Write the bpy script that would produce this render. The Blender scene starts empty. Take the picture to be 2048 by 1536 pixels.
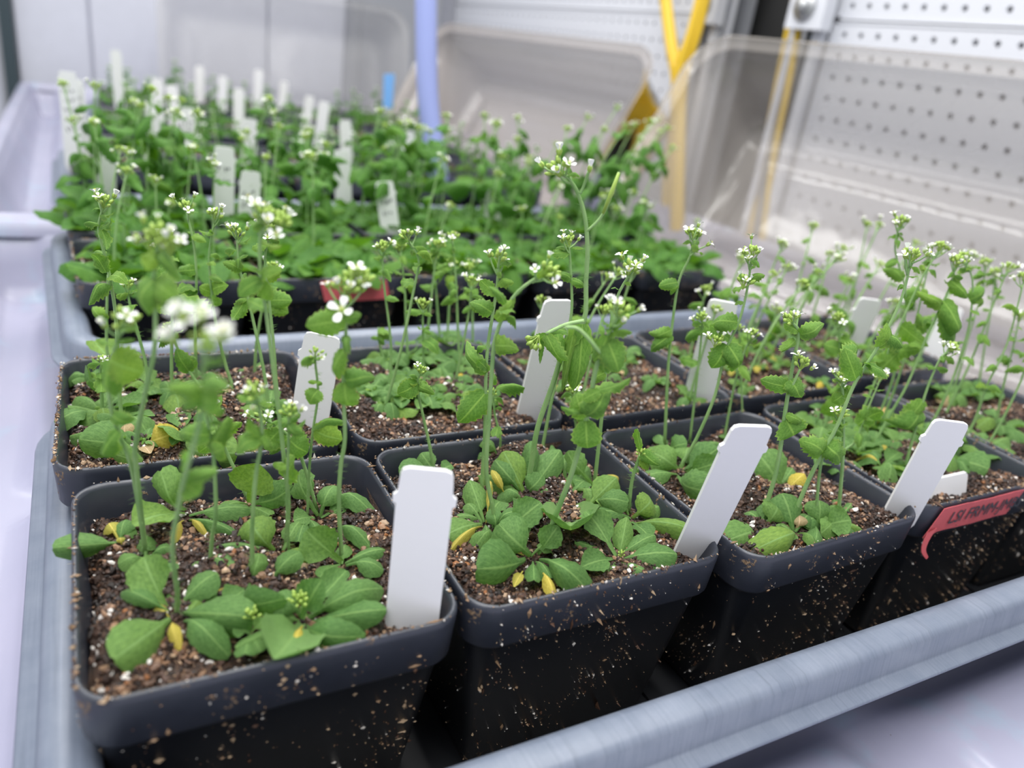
import bpy, math, random
import numpy as np
from mathutils import Vector, Matrix

# ------------------------------------------------------------------ camera, world, light, exposure
S = 0.105                      # one unit below = the width of one pot (10.5 cm); meshes are scaled to metres
scene = bpy.context.scene
F0 = 1540.0
CR = np.array([[0.87972191, -0.45594465, 0.13492161], [-0.07169248, -0.40769916, -0.91029753], [0.47005271, 0.79113581, -0.39134968]])
CC = np.array([0.10632703, -1.49944857, 1.46808706])
cam_data = bpy.data.cameras.new('camera')
cam = bpy.data.objects.new('camera', cam_data)
scene.collection.objects.link(cam)
scene.camera = cam
cam_data.sensor_width = 36.0
cam_data.lens = 36.0 * F0 / 2048.0
cam_data.clip_start = 0.01
cam_data.clip_end = 50
cam_data.dof.use_dof = True
cam_data.dof.focus_distance = 2.75 * S
cam_data.dof.aperture_fstop = 7.4
m = Matrix(((CR[0][0], -CR[1][0], -CR[2][0]), (CR[0][1], -CR[1][1], -CR[2][1]), (CR[0][2], -CR[1][2], -CR[2][2]))).to_4x4()
m.translation = Vector(CC * S)
cam.matrix_world = m

world = bpy.data.worlds.new('world')
scene.world = world
world.use_nodes = True
world.node_tree.nodes['Background'].inputs[0].default_value = (0.90, 0.93, 1.0, 1)
world.node_tree.nodes['Background'].inputs[1].default_value = 0.50


def area(name, loc, sx, sy, power, rot=(0, 0, 0), col=(1, 1, 1)):
    d = bpy.data.lights.new(name, 'AREA')
    d.shape = 'RECTANGLE'
    d.size = sx * S
    d.size_y = sy * S
    d.energy = power
    d.color = col
    o = bpy.data.objects.new(name, d)
    o.location = Vector(loc) * S
    o.rotation_euler = rot
    scene.collection.objects.link(o)
    return o


for lx, lp in ((-2.5, 5.4), (1.2, 7.8), (4.9, 8.2)):
    area('grow_light', (lx, 5.5, 8.5), 0.9, 20, lp, col=(1.0, 0.985, 0.96))
area('fill_light', (-6, -4, 12), 9, 9, 7.0, rot=(math.radians(-28), math.radians(-28), 0), col=(1, 1, 1))  # added fill lamp, unseen; brightens upright faces like the stakes
scene.view_settings.view_transform = 'Standard'
scene.view_settings.look = 'None'
scene.view_settings.exposure = 0.43
scene.view_settings.gamma = 1.0
scene.view_settings.use_curve_mapping = False

rnd = random.Random(7)
U = rnd.uniform


# ------------------------------------------------------------------ picture geometry -> world points
def ray(px, py):
    return CR.T @ np.array([(px - 1024) / F0, (py - 768) / F0, 1.0])


def un(px, py, z):
    d = ray(px, py)
    return CC + d * ((z - CC[2]) / d[2])


FWD = np.array([CR[2][0], CR[2][1], 0]) / math.hypot(CR[2][0], CR[2][1])
RGT = np.array([FWD[1], -FWD[0], 0])
UP = np.array([0, 0, 1.0])


def onplane(px, py, base, near=0.0):
    """point seen at px,py in the upright plane through base (near = how far towards the viewer the plane is moved)"""
    d = ray(px, py)
    b = base - FWD * near
    return CC + d * (((b - CC) @ FWD) / (d @ FWD))


# ------------------------------------------------------------------ object helpers
COL = scene.collection


def mesh(name, verts, faces, mats=(), smooth=False, midx=None):
    me = bpy.data.meshes.new(name)
    v = np.asarray(verts, dtype=np.float64) * S
    me.from_pydata(v.tolist(), [], faces if isinstance(faces, list) else faces.tolist())
    for mt in mats:
        me.materials.append(mt)
    if midx is not None:
        me.polygons.foreach_set('material_index', midx)
    if smooth:
        me.polygons.foreach_set('use_smooth', [True] * len(me.polygons))
    me.update()
    return me


def ob(name, me, parent=None, loc=None, mat=None):
    o = bpy.data.objects.new(name, me)
    COL.objects.link(o)
    if parent is not None:
        o.parent = parent
    if mat is not None:
        o.matrix_basis = mat
    elif loc is not None:
        o.location = (loc[0] * S, loc[1] * S, loc[2] * S)
    return o


def tag(o, label, cat, group=None, kind=None):
    if label:
        o['label'] = label
    if cat:
        o['category'] = cat
    if group:
        o['group'] = group
    if kind:
        o['kind'] = kind
    return o


def thing(name, label, cat, loc=(0, 0, 0), rz=0.0, group=None):
    o = bpy.data.objects.new(name, None)
    o.empty_display_size = 0.01
    COL.objects.link(o)
    o.location = (loc[0] * S, loc[1] * S, loc[2] * S)
    o.rotation_euler = (0, 0, rz)
    return tag(o, label, cat, group)


class MB:
    def __init__(s):
        s.v = []
        s.f = []
        s.m = []

    def add(s, v, f, mi=0):
        n = len(s.v)
        s.v.extend([tuple(q) for q in v])
        s.f.extend([tuple(i + n for i in q) for q in f])
        s.m.extend([mi] * len(f))

    def box(s, x0, x1, y0, y1, z0, z1, mi=0):
        v = [(x0, y0, z0), (x1, y0, z0), (x1, y1, z0), (x0, y1, z0), (x0, y0, z1), (x1, y0, z1), (x1, y1, z1), (x0, y1, z1)]
        s.add(v, [(0, 3, 2, 1), (4, 5, 6, 7), (0, 1, 5, 4), (1, 2, 6, 5), (2, 3, 7, 6), (3, 0, 4, 7)], mi)

    def tube(s, pts, rads, n=6, mi=0, cap=True):
        pts = [np.array(p, float) for p in pts]
        k = len(pts)
        if not hasattr(rads, '__len__'):
            rads = [rads] * k
        base = len(s.v)
        t = pts[1] - pts[0]
        t = t / (np.linalg.norm(t) + 1e-9)
        a = np.cross(t, [0.31, 0.95, 0.05])
        a /= np.linalg.norm(a) + 1e-9
        for i in range(k):
            t = pts[min(i + 1, k - 1)] - pts[max(i - 1, 0)]
            t = t / (np.linalg.norm(t) + 1e-9)
            a = a - t * (a @ t)
            a /= np.linalg.norm(a) + 1e-9
            b = np.cross(t, a)
            for j in range(n):
                w = 2 * math.pi * j / n
                s.v.append(tuple(pts[i] + (a * math.cos(w) + b * math.sin(w)) * rads[i]))
        for i in range(k - 1):
            for j in range(n):
                j2 = (j + 1) % n
                s.f.append((base + i * n + j, base + i * n + j2, base + (i + 1) * n + j2, base + (i + 1) * n + j))
                s.m.append(mi)
        if cap:
            s.f.append(tuple(base + (k - 1) * n + j for j in range(n)))
            s.m.append(mi)
            s.f.append(tuple(base + n - 1 - j for j in range(n)))
            s.m.append(mi)

    def blob(s, c, d, ln, r, mi=0, n=6, rows=3, tip=0.25):
        """small ellipsoid standing on c along d"""
        c = np.array(c, float)
        d = np.array(d, float)
        d /= np.linalg.norm(d) + 1e-9
        pts, rr = [], []
        for i in range(rows + 2):
            u = i / (rows + 1)
            pts.append(c + d * ln * u)
            rr.append(max(r * math.sin(math.pi * (0.08 + 0.86 * u)) ** 0.7, r * 0.15))
        s.tube(pts, rr, n, mi)

    def build(s, name, mats, parent=None, smooth=True, loc=None):
        me = mesh(name, s.v, s.f, mats, smooth, s.m)
        return ob(name, me, parent, loc)


def rr(hx, hy, r, n=6, cx=0.0, cy=0.0):
    r = max(min(r, hx, hy), 1e-4)
    out = []
    for qx, qy, a0 in ((1, 1, 0), (-1, 1, 90), (-1, -1, 180), (1, -1, 270)):
        for i in range(n + 1):
            a = math.radians(a0 + 90.0 * i / n)
            out.append((cx + qx * (hx - r) + r * math.cos(a), cy + qy * (hy - r) + r * math.sin(a)))
    return out


def loft(rings, cap_first=False, cap_last=False):
    n = len(rings[0])
    v = [p for r in rings for p in r]
    f = []
    for i in range(len(rings) - 1):
        for j in range(n):
            j2 = (j + 1) % n
            f.append((i * n + j, i * n + j2, (i + 1) * n + j2, (i + 1) * n + j))
    if cap_first:
        f.append(tuple(reversed(range(n))))
    if cap_last:
        f.append(tuple((len(rings) - 1) * n + j for j in range(n)))
    return v, f


def loft_profile(prof, hx, hy, r0, n=6, cx=0, cy=0, cap_first=False, cap_last=False, x3=None):
    """prof: list of (inset, z)"""
    rings = []
    for ins, z in prof:
        rings.append([(x, y, z) for x, y in rr(hx - ins, hy - ins, max(r0 - ins * 0.6, 0.03), n, cx, cy)])
    return loft(rings, cap_first, cap_last)


# ------------------------------------------------------------------ materials
def new_mat(name):
    mt = bpy.data.materials.new(name)
    mt.use_nodes = True
    nt = mt.node_tree
    return mt, nt, nt.nodes['Principled BSDF']


def N(nt, t, **kw):
    n = nt.nodes.new(t)
    for k, v in kw.items():
        if k.startswith('i_'):
            n.inputs[k[2:].replace('_', ' ')].default_value = v
        else:
            setattr(n, k, v)
    return n


def ramp(nt, src, stops):
    r = nt.nodes.new('ShaderNodeValToRGB')
    el = r.color_ramp.elements
    while len(el) < len(stops):
        el.new(0.5)
    for e, (p, c) in zip(el, stops):
        e.position = p
        e.color = (c[0], c[1], c[2], 1)
    nt.links.new(src, r.inputs[0])
    return r.outputs[0]


def noise(nt, scale, detail=3, rough=0.55, coord=None):
    n = N(nt, 'ShaderNodeTexNoise')
    n.inputs['Scale'].default_value = scale
    n.inputs['Detail'].default_value = detail
    n.inputs['Roughness'].default_value = rough
    tc = nt.nodes.new('ShaderNodeTexCoord')
    nt.links.new(tc.outputs[coord or 'Object'], n.inputs['Vector'])
    return n


def mix(nt, fac, a, b, mode='MIX'):
    n = nt.nodes.new('ShaderNodeMix')
    n.data_type = 'RGBA'
    n.blend_type = mode
    for sock, val in ((n.inputs[0], fac), (n.inputs[6], a), (n.inputs[7], b)):
        if hasattr(val, 'is_linked') or hasattr(val, 'links'):
            nt.links.new(val, sock)
        elif isinstance(val, (int, float)):
            sock.default_value = val
        else:
            sock.default_value = (val[0], val[1], val[2], 1)
    return n.outputs[2]


def bump(nt, bsdf, height, strength=0.3, dist=0.001):
    b = nt.nodes.new('ShaderNodeBump')
    b.inputs['Strength'].default_value = strength
    b.inputs['Distance'].default_value = dist
    nt.links.new(height, b.inputs['Height'])
    nt.links.new(b.outputs[0], bsdf.inputs['Normal'])


def plain(name, col, rough=0.5, spec=0.5, bump_scale=None, bump_str=0.1, vary=0.0):
    mt, nt, b = new_mat(name)
    b.inputs['Base Color'].default_value = (*col, 1)
    b.inputs['Roughness'].default_value = rough
    b.inputs['Specular IOR Level'].default_value = spec
    if vary:
        nz = noise(nt, 35, 4)
        nt.links.new(ramp(nt, nz.outputs[0], [(0.3, [c * (1 - vary) for c in col]), (0.7, [min(c * (1 + vary * 0.5), 1) for c in col])]), b.inputs['Base Color'])
    if bump_scale:
        nz = noise(nt, bump_scale, 4)
        bump(nt, b, nz.outputs[0], bump_str)
    return mt


def pot_material(name='black_pot_plastic', ca=(0.008, 0.0095, 0.0135), cb=(0.013, 0.015, 0.021)):
    mt, nt, b = new_mat(name)
    b.inputs['Roughness'].default_value = 0.40
    b.inputs['Specular IOR Level'].default_value = 0.75
    n1 = noise(nt, 900, 3, 0.7, 'Generated' if False else 'Object')
    big = noise(nt, 55, 3, 0.6)
    fine = noise(nt, 420, 4, 0.6)
    m1 = nt.nodes.new('ShaderNodeMath')
    m1.operation = 'MULTIPLY'
    nt.links.new(fine.outputs[0], m1.inputs[0])
    nt.links.new(big.outputs[0], m1.inputs[1])
    mask = ramp(nt, m1.outputs[0], [(0.385, (0, 0, 0)), (0.42, (1, 1, 1))])
    base = ramp(nt, big.outputs[0], [(0.3, ca), (0.75, cb)])
    dirt = ramp(nt, n1.outputs[0], [(0.4, (0.10, 0.055, 0.03)), (0.62, (0.34, 0.23, 0.13))])
    nt.links.new(mix(nt, mask, base, dirt), b.inputs['Base Color'])
    nt.links.new(ramp(nt, mask, [(0, (0.36, 0.36, 0.36)), (1, (0.9, 0.9, 0.9))]), b.inputs['Roughness'])
    bump(nt, b, mask, 0.5, 0.0006)
    return mt


def tray_material():
    mt, nt, b = new_mat('grey_tray_plastic')
    b.inputs['Roughness'].default_value = 0.38
    b.inputs['Specular IOR Level'].default_value = 0.6
    tc = nt.nodes.new('ShaderNodeTexCoord')
    mp = nt.nodes.new('ShaderNodeMapping')
    mp.inputs['Scale'].default_value = (620, 16, 16)
    nt.links.new(tc.outputs['Object'], mp.inputs[0])
    n1 = N(nt, 'ShaderNodeTexNoise')
    n1.inputs['Scale'].default_value = 1.6
    n1.inputs['Detail'].default_value = 5
    nt.links.new(mp.outputs[0], n1.inputs['Vector'])
    big = noise(nt, 60, 5, 0.65)
    c1 = ramp(nt, n1.outputs[0], [(0.22, (0.165, 0.19, 0.24)), (0.40, (0.20, 0.23, 0.29)), (0.7, (0.225, 0.255, 0.32))])
    c2 = ramp(nt, big.outputs[0], [(0.3, (0.75, 0.78, 0.82)), (0.7, (1, 1, 1))])
    nt.links.new(mix(nt, 1.0, c1, c2, 'MULTIPLY'), b.inputs['Base Color'])
    bump(nt, b, n1.outputs[0], 0.10, 0.0003)
    return mt


def bench_material():
    mt, nt, b = new_mat('white_bench_plastic')
    b.inputs['Roughness'].default_value = 0.28
    b.inputs['Specular IOR Level'].default_value = 0.5
    big = noise(nt, 9, 3, 0.5)
    fine = noise(nt, 330, 2, 0.5)
    c = ramp(nt, big.outputs[0], [(0.3, (0.34, 0.35, 0.46)), (0.65, (0.41, 0.405, 0.52))])
    blue = noise(nt, 26, 5, 0.6)
    m2 = ramp(nt, blue.outputs[0], [(0.56, (0, 0, 0)), (0.74, (1, 1, 1))])
    c = mix(nt, m2, c, (0.36, 0.45, 0.56))
    sp = ramp(nt, fine.outputs[0], [(0.2, (1, 1, 1)), (0.225, (0, 0, 0))])
    nt.links.new(mix(nt, sp, c, (0.22, 0.2, 0.2)), b.inputs['Base Color'])
    bump(nt, b, big.outputs[0], 0.12, 0.004)
    return mt


def leaf_material(name, dark, light, back, rough=0.55, edge=None, bumps=1.0):
    """blade: mottled green with a pale midrib and side veins that follow the blade's own length"""
    mt, nt, b = new_mat(name)
    out = nt.nodes['Material Output']
    oi = nt.nodes.new('ShaderNodeObjectInfo')
    uvn = nt.nodes.new('ShaderNodeUVMap')
    sep = nt.nodes.new('ShaderNodeSeparateXYZ')
    nt.links.new(uvn.outputs[0], sep.inputs[0])
    nz = noise(nt, 130, 4, 0.6)
    base = ramp(nt, nz.outputs[0], [(0.3, dark), (0.72, light)])
    rv = ramp(nt, oi.outputs['Random'], [(0.0, (0.78, 0.86, 0.80)), (0.5, (1, 1, 1)), (0.9, (1.15, 1.08, 0.9)), (1.0, (1.5, 1.22, 0.75))])
    base = mix(nt, 1.0, base, rv, 'MULTIPLY')
    # midrib: |u-.5| small
    a = nt.nodes.new('ShaderNodeMath'); a.operation = 'SUBTRACT'; a.inputs[1].default_value = 0.5
    nt.links.new(sep.outputs[0], a.inputs[0])
    ab = nt.nodes.new('ShaderNodeMath'); ab.operation = 'ABSOLUTE'
    nt.links.new(a.outputs[0], ab.inputs[0])
    rib = ramp(nt, ab.outputs[0], [(0.008, (1, 1, 1)), (0.045, (0, 0, 0))])
    # side veins
    mm = nt.nodes.new('ShaderNodeMath'); mm.operation = 'MULTIPLY_ADD'; mm.inputs[1].default_value = -0.75
    nt.links.new(ab.outputs[0], mm.inputs[0]); nt.links.new(sep.outputs[1], mm.inputs[2])
    m3 = nt.nodes.new('ShaderNodeMath'); m3.operation = 'MULTIPLY'; m3.inputs[1].default_value = 52
    nt.links.new(mm.outputs[0], m3.inputs[0])
    sn = nt.nodes.new('ShaderNodeMath'); sn.operation = 'SINE'
    nt.links.new(m3.outputs[0], sn.inputs[0])
    vein = ramp(nt, sn.outputs[0], [(0.90, (0, 0, 0)), (1.0, (0.35, 0.35, 0.35))])
    vv = mix(nt, 1.0, rib, vein, 'ADD')
    col = mix(nt, vv, base, (light[0] * 1.32, light[1] * 1.2, light[2] * 1.3))
    if edge:
        er = ramp(nt, ab.outputs[0], [(0.40, (0, 0, 0)), (0.5, (0.8, 0.8, 0.8))])
        col = mix(nt, er, col, edge)
    geo = nt.nodes.new('ShaderNodeNewGeometry')
    col = mix(nt, geo.outputs['Backfacing'], col, mix(nt, 0.6, col, back))
    nt.links.new(col, b.inputs['Base Color'])
    b.inputs['Roughness'].default_value = rough
    b.inputs['Specular IOR Level'].default_value = 0.35
    b.inputs['Sheen Weight'].default_value = 0.06
    b.inputs['Sheen Roughness'].default_value = 0.5
    vo = nt.nodes.new('ShaderNodeTexVoronoi')
    vo.inputs['Scale'].default_value = 1150
    tc = nt.nodes.new('ShaderNodeTexCoord')
    nt.links.new(tc.outputs['Object'], vo.inputs['Vector'])
    h1 = mix(nt, 0.55, vo.outputs[0], vv, 'MIX')
    bump(nt, b, h1, 0.35 * bumps, 0.0008)
    tr = nt.nodes.new('ShaderNodeBsdfTranslucent')
    tcol = mix(nt, 1.0, col, (1.15, 1.35, 0.5), 'MULTIPLY')
    nt.links.new(tcol, tr.inputs[0])
    ms = nt.nodes.new('ShaderNodeMixShader')
    ms.inputs[0].default_value = 0.28
    nt.links.new(b.outputs[0], ms.inputs[1])
    nt.links.new(tr.outputs[0], ms.inputs[2])
    nt.links.new(ms.outputs[0], out.inputs[0])
    return mt


def stem_material():
    mt, nt, b = new_mat('stem_green')
    nz = noise(nt, 60, 3)
    nt.links.new(ramp(nt, nz.outputs[0], [(0.3, (0.20, 0.37, 0.12)), (0.7, (0.33, 0.50, 0.20))]), b.inputs['Base Color'])
    b.inputs['Roughness'].default_value = 0.5
    b.inputs['Subsurface Weight'].default_value = 0.15
    b.inputs['Subsurface Radius'].default_value = (0.001, 0.002, 0.0005)
    return mt


def soil_material(name, attr=True):
    mt, nt, b = new_mat(name)
    if attr:
        at = nt.nodes.new('ShaderNodeAttribute')
        at.attribute_name = 'Col'
        nt.links.new(at.outputs[0], b.inputs['Base Color'])
    else:
        nz = noise(nt, 500, 4, 0.7)
        nt.links.new(ramp(nt, nz.outputs[0], [(0.35, (0.012, 0.007, 0.005)), (0.6, (0.07, 0.035, 0.02)), (0.75, (0.2, 0.12, 0.07))]), b.inputs['Base Color'])
        bump(nt, b, nz.outputs[0], 0.8, 0.002)
    b.inputs['Roughness'].default_value = 0.55
    b.inputs['Specular IOR Level'].default_value = 0.45
    return mt


def dome_material(name, tint, haze, ior=1.5):
    mt, nt, b = new_mat(name)
    out = nt.nodes['Material Output']
    tr = nt.nodes.new('ShaderNodeBsdfTransparent')
    tr.inputs[0].default_value = (0.93, 0.925, 0.92, 1)
    gl = nt.nodes.new('ShaderNodeBsdfGlossy')
    gl.inputs['Roughness'].default_value = 0.09
    df = nt.nodes.new('ShaderNodeBsdfDiffuse')
    df.inputs[0].default_value = (*tint, 1)
    fr = nt.nodes.new('ShaderNodeFresnel')
    fr.inputs[0].default_value = ior
    nz = noise(nt, 7, 3)
    bp = nt.nodes.new('ShaderNodeBump')
    bp.inputs['Strength'].default_value = 0.25
    bp.inputs['Distance'].default_value = 0.01
    nt.links.new(nz.outputs[0], bp.inputs['Height'])
    nt.links.new(bp.outputs[0], gl.inputs['Normal'])
    m1 = nt.nodes.new('ShaderNodeMixShader')
    m1.inputs[0].default_value = haze
    nt.links.new(tr.outputs[0], m1.inputs[1])
    nt.links.new(df.outputs[0], m1.inputs[2])
    m2 = nt.nodes.new('ShaderNodeMixShader')
    nt.links.new(fr.outputs[0], m2.inputs[0])
    nt.links.new(m1.outputs[0], m2.inputs[1])
    nt.links.new(gl.outputs[0], m2.inputs[2])
    nt.links.new(m2.outputs[0], out.inputs[0])
    return mt


M_POT = pot_material()
M_RIM = pot_material('lit_pot_rim', (0.024, 0.028, 0.040), (0.040, 0.045, 0.062))  # lighter base paints the rim band's upward reflection into its colour
M_TRAY = tray_material()
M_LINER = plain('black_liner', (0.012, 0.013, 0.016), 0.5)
M_BENCH = bench_material()
M_SOILB = soil_material('dark_potting_soil', False)
M_SOIL = soil_material('soil_granules', True)
M_STEM = stem_material()
M_ROS = leaf_material('rosette_leaf_green', (0.085, 0.200, 0.045), (0.175, 0.335, 0.090), (0.22, 0.38, 0.12))
M_CAU = leaf_material('stem_leaf_green', (0.115, 0.27, 0.035), (0.225, 0.42, 0.075), (0.27, 0.48, 0.14), edge=(0.35, 0.52, 0.10), bumps=1.5)
M_LUSH = leaf_material('lush_leaf_green', (0.042, 0.145, 0.014), (0.105, 0.27, 0.034), (0.20, 0.38, 0.05))
M_YEL = leaf_material('withered_yellow_leaf', (0.45, 0.36, 0.04), (0.62, 0.55, 0.12), (0.6, 0.5, 0.2))
M_DRY = leaf_material('dry_tan_leaf', (0.45, 0.30, 0.14), (0.62, 0.48, 0.28), (0.6, 0.5, 0.3))
M_ORA = plain('orange_leaf', (0.75, 0.28, 0.03), 0.6)
M_BUD = plain('bud_green', (0.36, 0.52, 0.10), 0.5, vary=0.25)
M_PETAL = plain('white_petal', (0.88, 0.89, 0.87), 0.6)
M_ANTH = plain('yellow_anther', (0.70, 0.66, 0.16), 0.6)
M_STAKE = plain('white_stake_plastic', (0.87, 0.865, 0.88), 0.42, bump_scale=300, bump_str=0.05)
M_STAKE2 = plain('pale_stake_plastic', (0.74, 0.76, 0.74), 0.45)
M_INK = plain('black_marker_ink', (0.05, 0.055, 0.07), 0.6)
M_TAPE = plain('red_tape', (0.66, 0.125, 0.14), 0.55, bump_scale=150, bump_str=0.25, vary=0.12)
M_WALL = plain('pale_wall_panel', (0.60, 0.615, 0.69), 0.55, vary=0.03)
M_BOARD = plain('white_enamel_board', (0.60, 0.615, 0.66), 0.5)
M_METAL = plain('panel_grey', (0.30, 0.31, 0.335), 0.5)
M_STEEL = plain('zinc_bolt', (0.42, 0.43, 0.44), 0.35)
M_STEEL.node_tree.nodes['Principled BSDF'].inputs['Metallic'].default_value = 0.6
M_DARK = plain('dark_recess', (0.035, 0.035, 0.035), 0.7)
M_POST = plain('dark_post_paint', (0.03, 0.05, 0.06), 0.5)
M_CABLE = plain('yellow_cable_jacket', (0.72, 0.48, 0.03), 0.4)
M_HOSE = plain('lavender_hose', (0.36, 0.42, 0.78), 0.25)
M_BLUE = plain('blue_tape', (0.18, 0.42, 0.82), 0.6)
M_DOME = dome_material('clear_dome_plastic', (0.43, 0.395, 0.365), 0.52)
M_DOME2 = dome_material('hazy_dome_plastic', (0.44, 0.39, 0.355), 0.58)
M_DOME3 = dome_material('far_dome_plastic', (0.58, 0.57, 0.56), 0.30, 1.18)
M_FLOOR = plain('grey_floor', (0.40, 0.40, 0.42), 0.6)

# ------------------------------------------------------------------ room shell
b = MB(); b.box(-8, 9.6, -7, 19, -9.2, -9.0); o = b.build('floor', [M_FLOOR], smooth=False); tag(o, None, None, kind='structure')
WY = 17.9
b = MB(); b.box(-8, -1.16, WY, WY + .3, -9, 10); b.box(-0.86, 0.40, WY, WY + .3, -9, 10); b.box(0.47, 3.93, WY, WY + .3, -9, 10); b.box(4.0, 9.5, WY, WY + .3, -9, 10)
b.box(-8, 9.5, WY + .12, WY + .4, -9, 10)
tag(b.build('wall_back', [M_WALL], smooth=False), None, None, kind='structure')
b = MB(); b.box(-1.12, -0.90, WY - .25, WY + .1, -9, 10, 0); b.box(-1.20, -1.12, WY - .2, WY + .1, -9, 10, 1)
tag(b.build('wall_post', [M_POST, M_METAL], smooth=False), 'narrow dark upright post on the back wall at far left', 'post')
b = MB(); b.box(9.2, 9.5, -7, WY, -9, 10); tag(b.build('wall_right', [M_DARK], smooth=False), None, None, kind='structure')


# grey panel standing in for the shade of the far right corner
b = MB(); b.box(5.7, 7.9, WY - .5, WY - .05, -9, 10)
b.box(5.95, 7.6, WY - .56, WY - .49, -8, 9)
tag(b.build('corner_shade_panel', [M_METAL], smooth=False), 'grey panel toned as the shade of the far corner behind the lavender hose', 'cabinet')

# perforated shelf boards along the right hand side (real holes on a one-inch grid)
XB = 8.3
PS = 0.242


def perforated(name, y0, ny, z0, nz, label):
    t = thing(name, label, 'board', (XB, y0, z0))
    mb = MB()
    r = 0.034
    K = 12
    for iz in range(nz):
        for iy in range(ny):
            cy, cz = (iy + .5) * PS, (iz + .5) * PS
            sq, ci, cb = [], [], []
            for k in range(K):
                a = 2 * math.pi * (k + .5) / K
                c, s = math.cos(a), math.sin(a)
                q = max(abs(c), abs(s))
                sq.append((0, cy + c / q * PS / 2, cz + s / q * PS / 2))
                ci.append((0, cy + r * c, cz + r * s))
                cb.append((0.05, cy + r * c, cz + r * s))
            mb.add(sq + ci + cb, [(k, (k + 1) % K, K + (k + 1) % K, K + k) for k in range(K)] + [(K + k, K + (k + 1) % K, 2 * K + (k + 1) % K, 2 * K + k) for k in range(K)])
    # square corners between the octagon-like cell outlines
    o1 = mb.build('perforated_sheet', [M_BOARD], t, smooth=False)
    e = MB()
    H, L = nz * PS, ny * PS
    e.box(-0.01, 0.25, -0.06, L + .06, H, H + .03)
    e.box(-0.01, 0.25, -0.06, L + .06, -0.03, 0)
    e.box(-0.01, 0.25, -0.09, -0.0, -0.03, H + .03)
    e.box(-0.01, 0.25, L, L + .09, -0.03, H + .03)
    e.build('folded_edge', [M_BOARD], t, smooth=False)
    k = MB(); k.box(0.28, 0.30, 0, L, 0, H)
    k.build('back_plate', [M_METAL], t, smooth=False)
    return t


ZG = 2.33
perforated('perforated_board', 5.86 - 31 * PS, 31, ZG - 12 * PS, 12, 'lower white perforated board behind the large clear dome at right')
perforated('perforated_board', 5.86 - 31 * PS, 31, ZG + .075, 5, 'upper white perforated board at the top right edge of the picture')
perforated('perforated_board', 8.45, 37, ZG - 12 * PS, 12, 'lower white perforated board behind the brownish dome and yellow cables')
perforated('perforated_board', 8.45, 37, ZG + .075, 5, 'upper white perforated board at top centre, above its twin behind the brownish dome')


def upright(y0, y1, label, lab2):
    t = thing('shelf_upright', label, 'upright', (XB - .12, y0, 0))
    w = y1 - y0
    mb = MB()
    mb.box(0, .10, 0, w * .28, -9, 7); mb.box(0, .10, w * .80, w, -9, 7); mb.box(.22, .3, 0, w, -9, 7)
    mb.build('channel_frame', [M_BOARD], t, smooth=False)
    mb = MB(); mb.box(.20, .215, w * .25, w * .82, -9, 7)
    mb.build('dark_slot', [M_POST], t, smooth=False)
    mb = MB(); mb.box(-.16, .02, -.1, w * .92, 2.22, 3.2)
    br = mb.build('clamp_plate', [M_BOARD], t, smooth=False)
    mb = MB(); mb.tube([(-.16, w * .42, 2.47), (-.2, w * .42, 2.47)], [.17, .16], 20)
    mb.tube([(-.2, w * .42, 2.47), (-.25, w * .42, 2.47)], [.10, .09], 6)
    mb.build('bolt', [M_STEEL], br)


upright(5.98, 6.50, 'white slotted upright post beside the upper right perforated boards', '')
upright(7.92, 8.36, 'white slotted upright post right of the thick yellow cable pair', '')
b = MB(); b.box(XB + .5, XB + .55, 7.95, 8.6, -9, 10)
tag(b.build('grey_strip', [M_METAL], smooth=False), 'grey strip panel inside the dark gap between two uprights', 'panel')


def cable(pts, r, label, n, spread):
    t = thing('cable_bundle', label, 'cable', pts[0])
    p0 = np.array(pts[0])
    for k in range(n):
        a = 2 * math.pi * k / n + .4
        off = np.array([math.cos(a) * spread * .6, math.sin(a) * spread, 0]) if n > 1 else np.zeros(3)
        q = smooth_path([np.array(p) - p0 + off * (1 + .3 * math.sin(i * 2 + k)) for i, p in enumerate(pts)], 5)
        mb = MB(); mb.tube(q, r, 8)
        mb.build('cable', [M_CABLE], t)
    return t


def smooth_path(p, k=4):
    p = [np.array(q, float) for q in p]
    out = []
    n = len(p)
    for i in range(n - 1):
        a, b_, c, d = p[max(i - 1, 0)], p[i], p[i + 1], p[min(i + 2, n - 1)]
        for j in range(k):
            t = j / k
            out.append(0.5 * ((2 * b_) + (-a + c) * t + (2 * a - 5 * b_ + 4 * c - d) * t * t + (-a + 3 * b_ - 3 * c + d) * t ** 3))
    out.append(p[-1])
    return out


def onx(px, py, X):
    d = ray(px, py)
    return CC + d * ((X - CC[0]) / d[0])


cable([onx(1326, -160, 7.9), onx(1330, -30, 7.9), onx(1340, 80, 7.9), onx(1358, 190, 7.9), onx(1340, 330, 7.9), onx(1330, 520, 7.9)], .055, 'straight left strand of the thick yellow cable pair', 4, .06)
cable([onx(1452, -160, 7.75), onx(1412, -20, 7.75), onx(1385, 70, 7.75), onx(1360, 160, 7.75), onx(1358, 300, 7.75), onx(1352, 520, 7.75)], .055, 'slanting right strand of the thick yellow cable pair', 4, .08)
cable([onx(1605, -140, 8.3), onx(1590, -10, 8.3), onx(1572, 80, 8.3), onx(1550, 190, 8.3), onx(1524, 330, 8.3), onx(1486, 560, 8.2)], .04, 'thin yellow cable in the dark gap, left of the right upright', 2, .03)
cable([onx(1626, -140, 8.22), onx(1607, -10, 8.22), onx(1592, 90, 8.22), onx(1574, 190, 8.22), onx(1546, 330, 8.22), onx(1514, 560, 8.15)], .045, 'yellow cable hugging the left side of the right upright', 2, .03)

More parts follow.
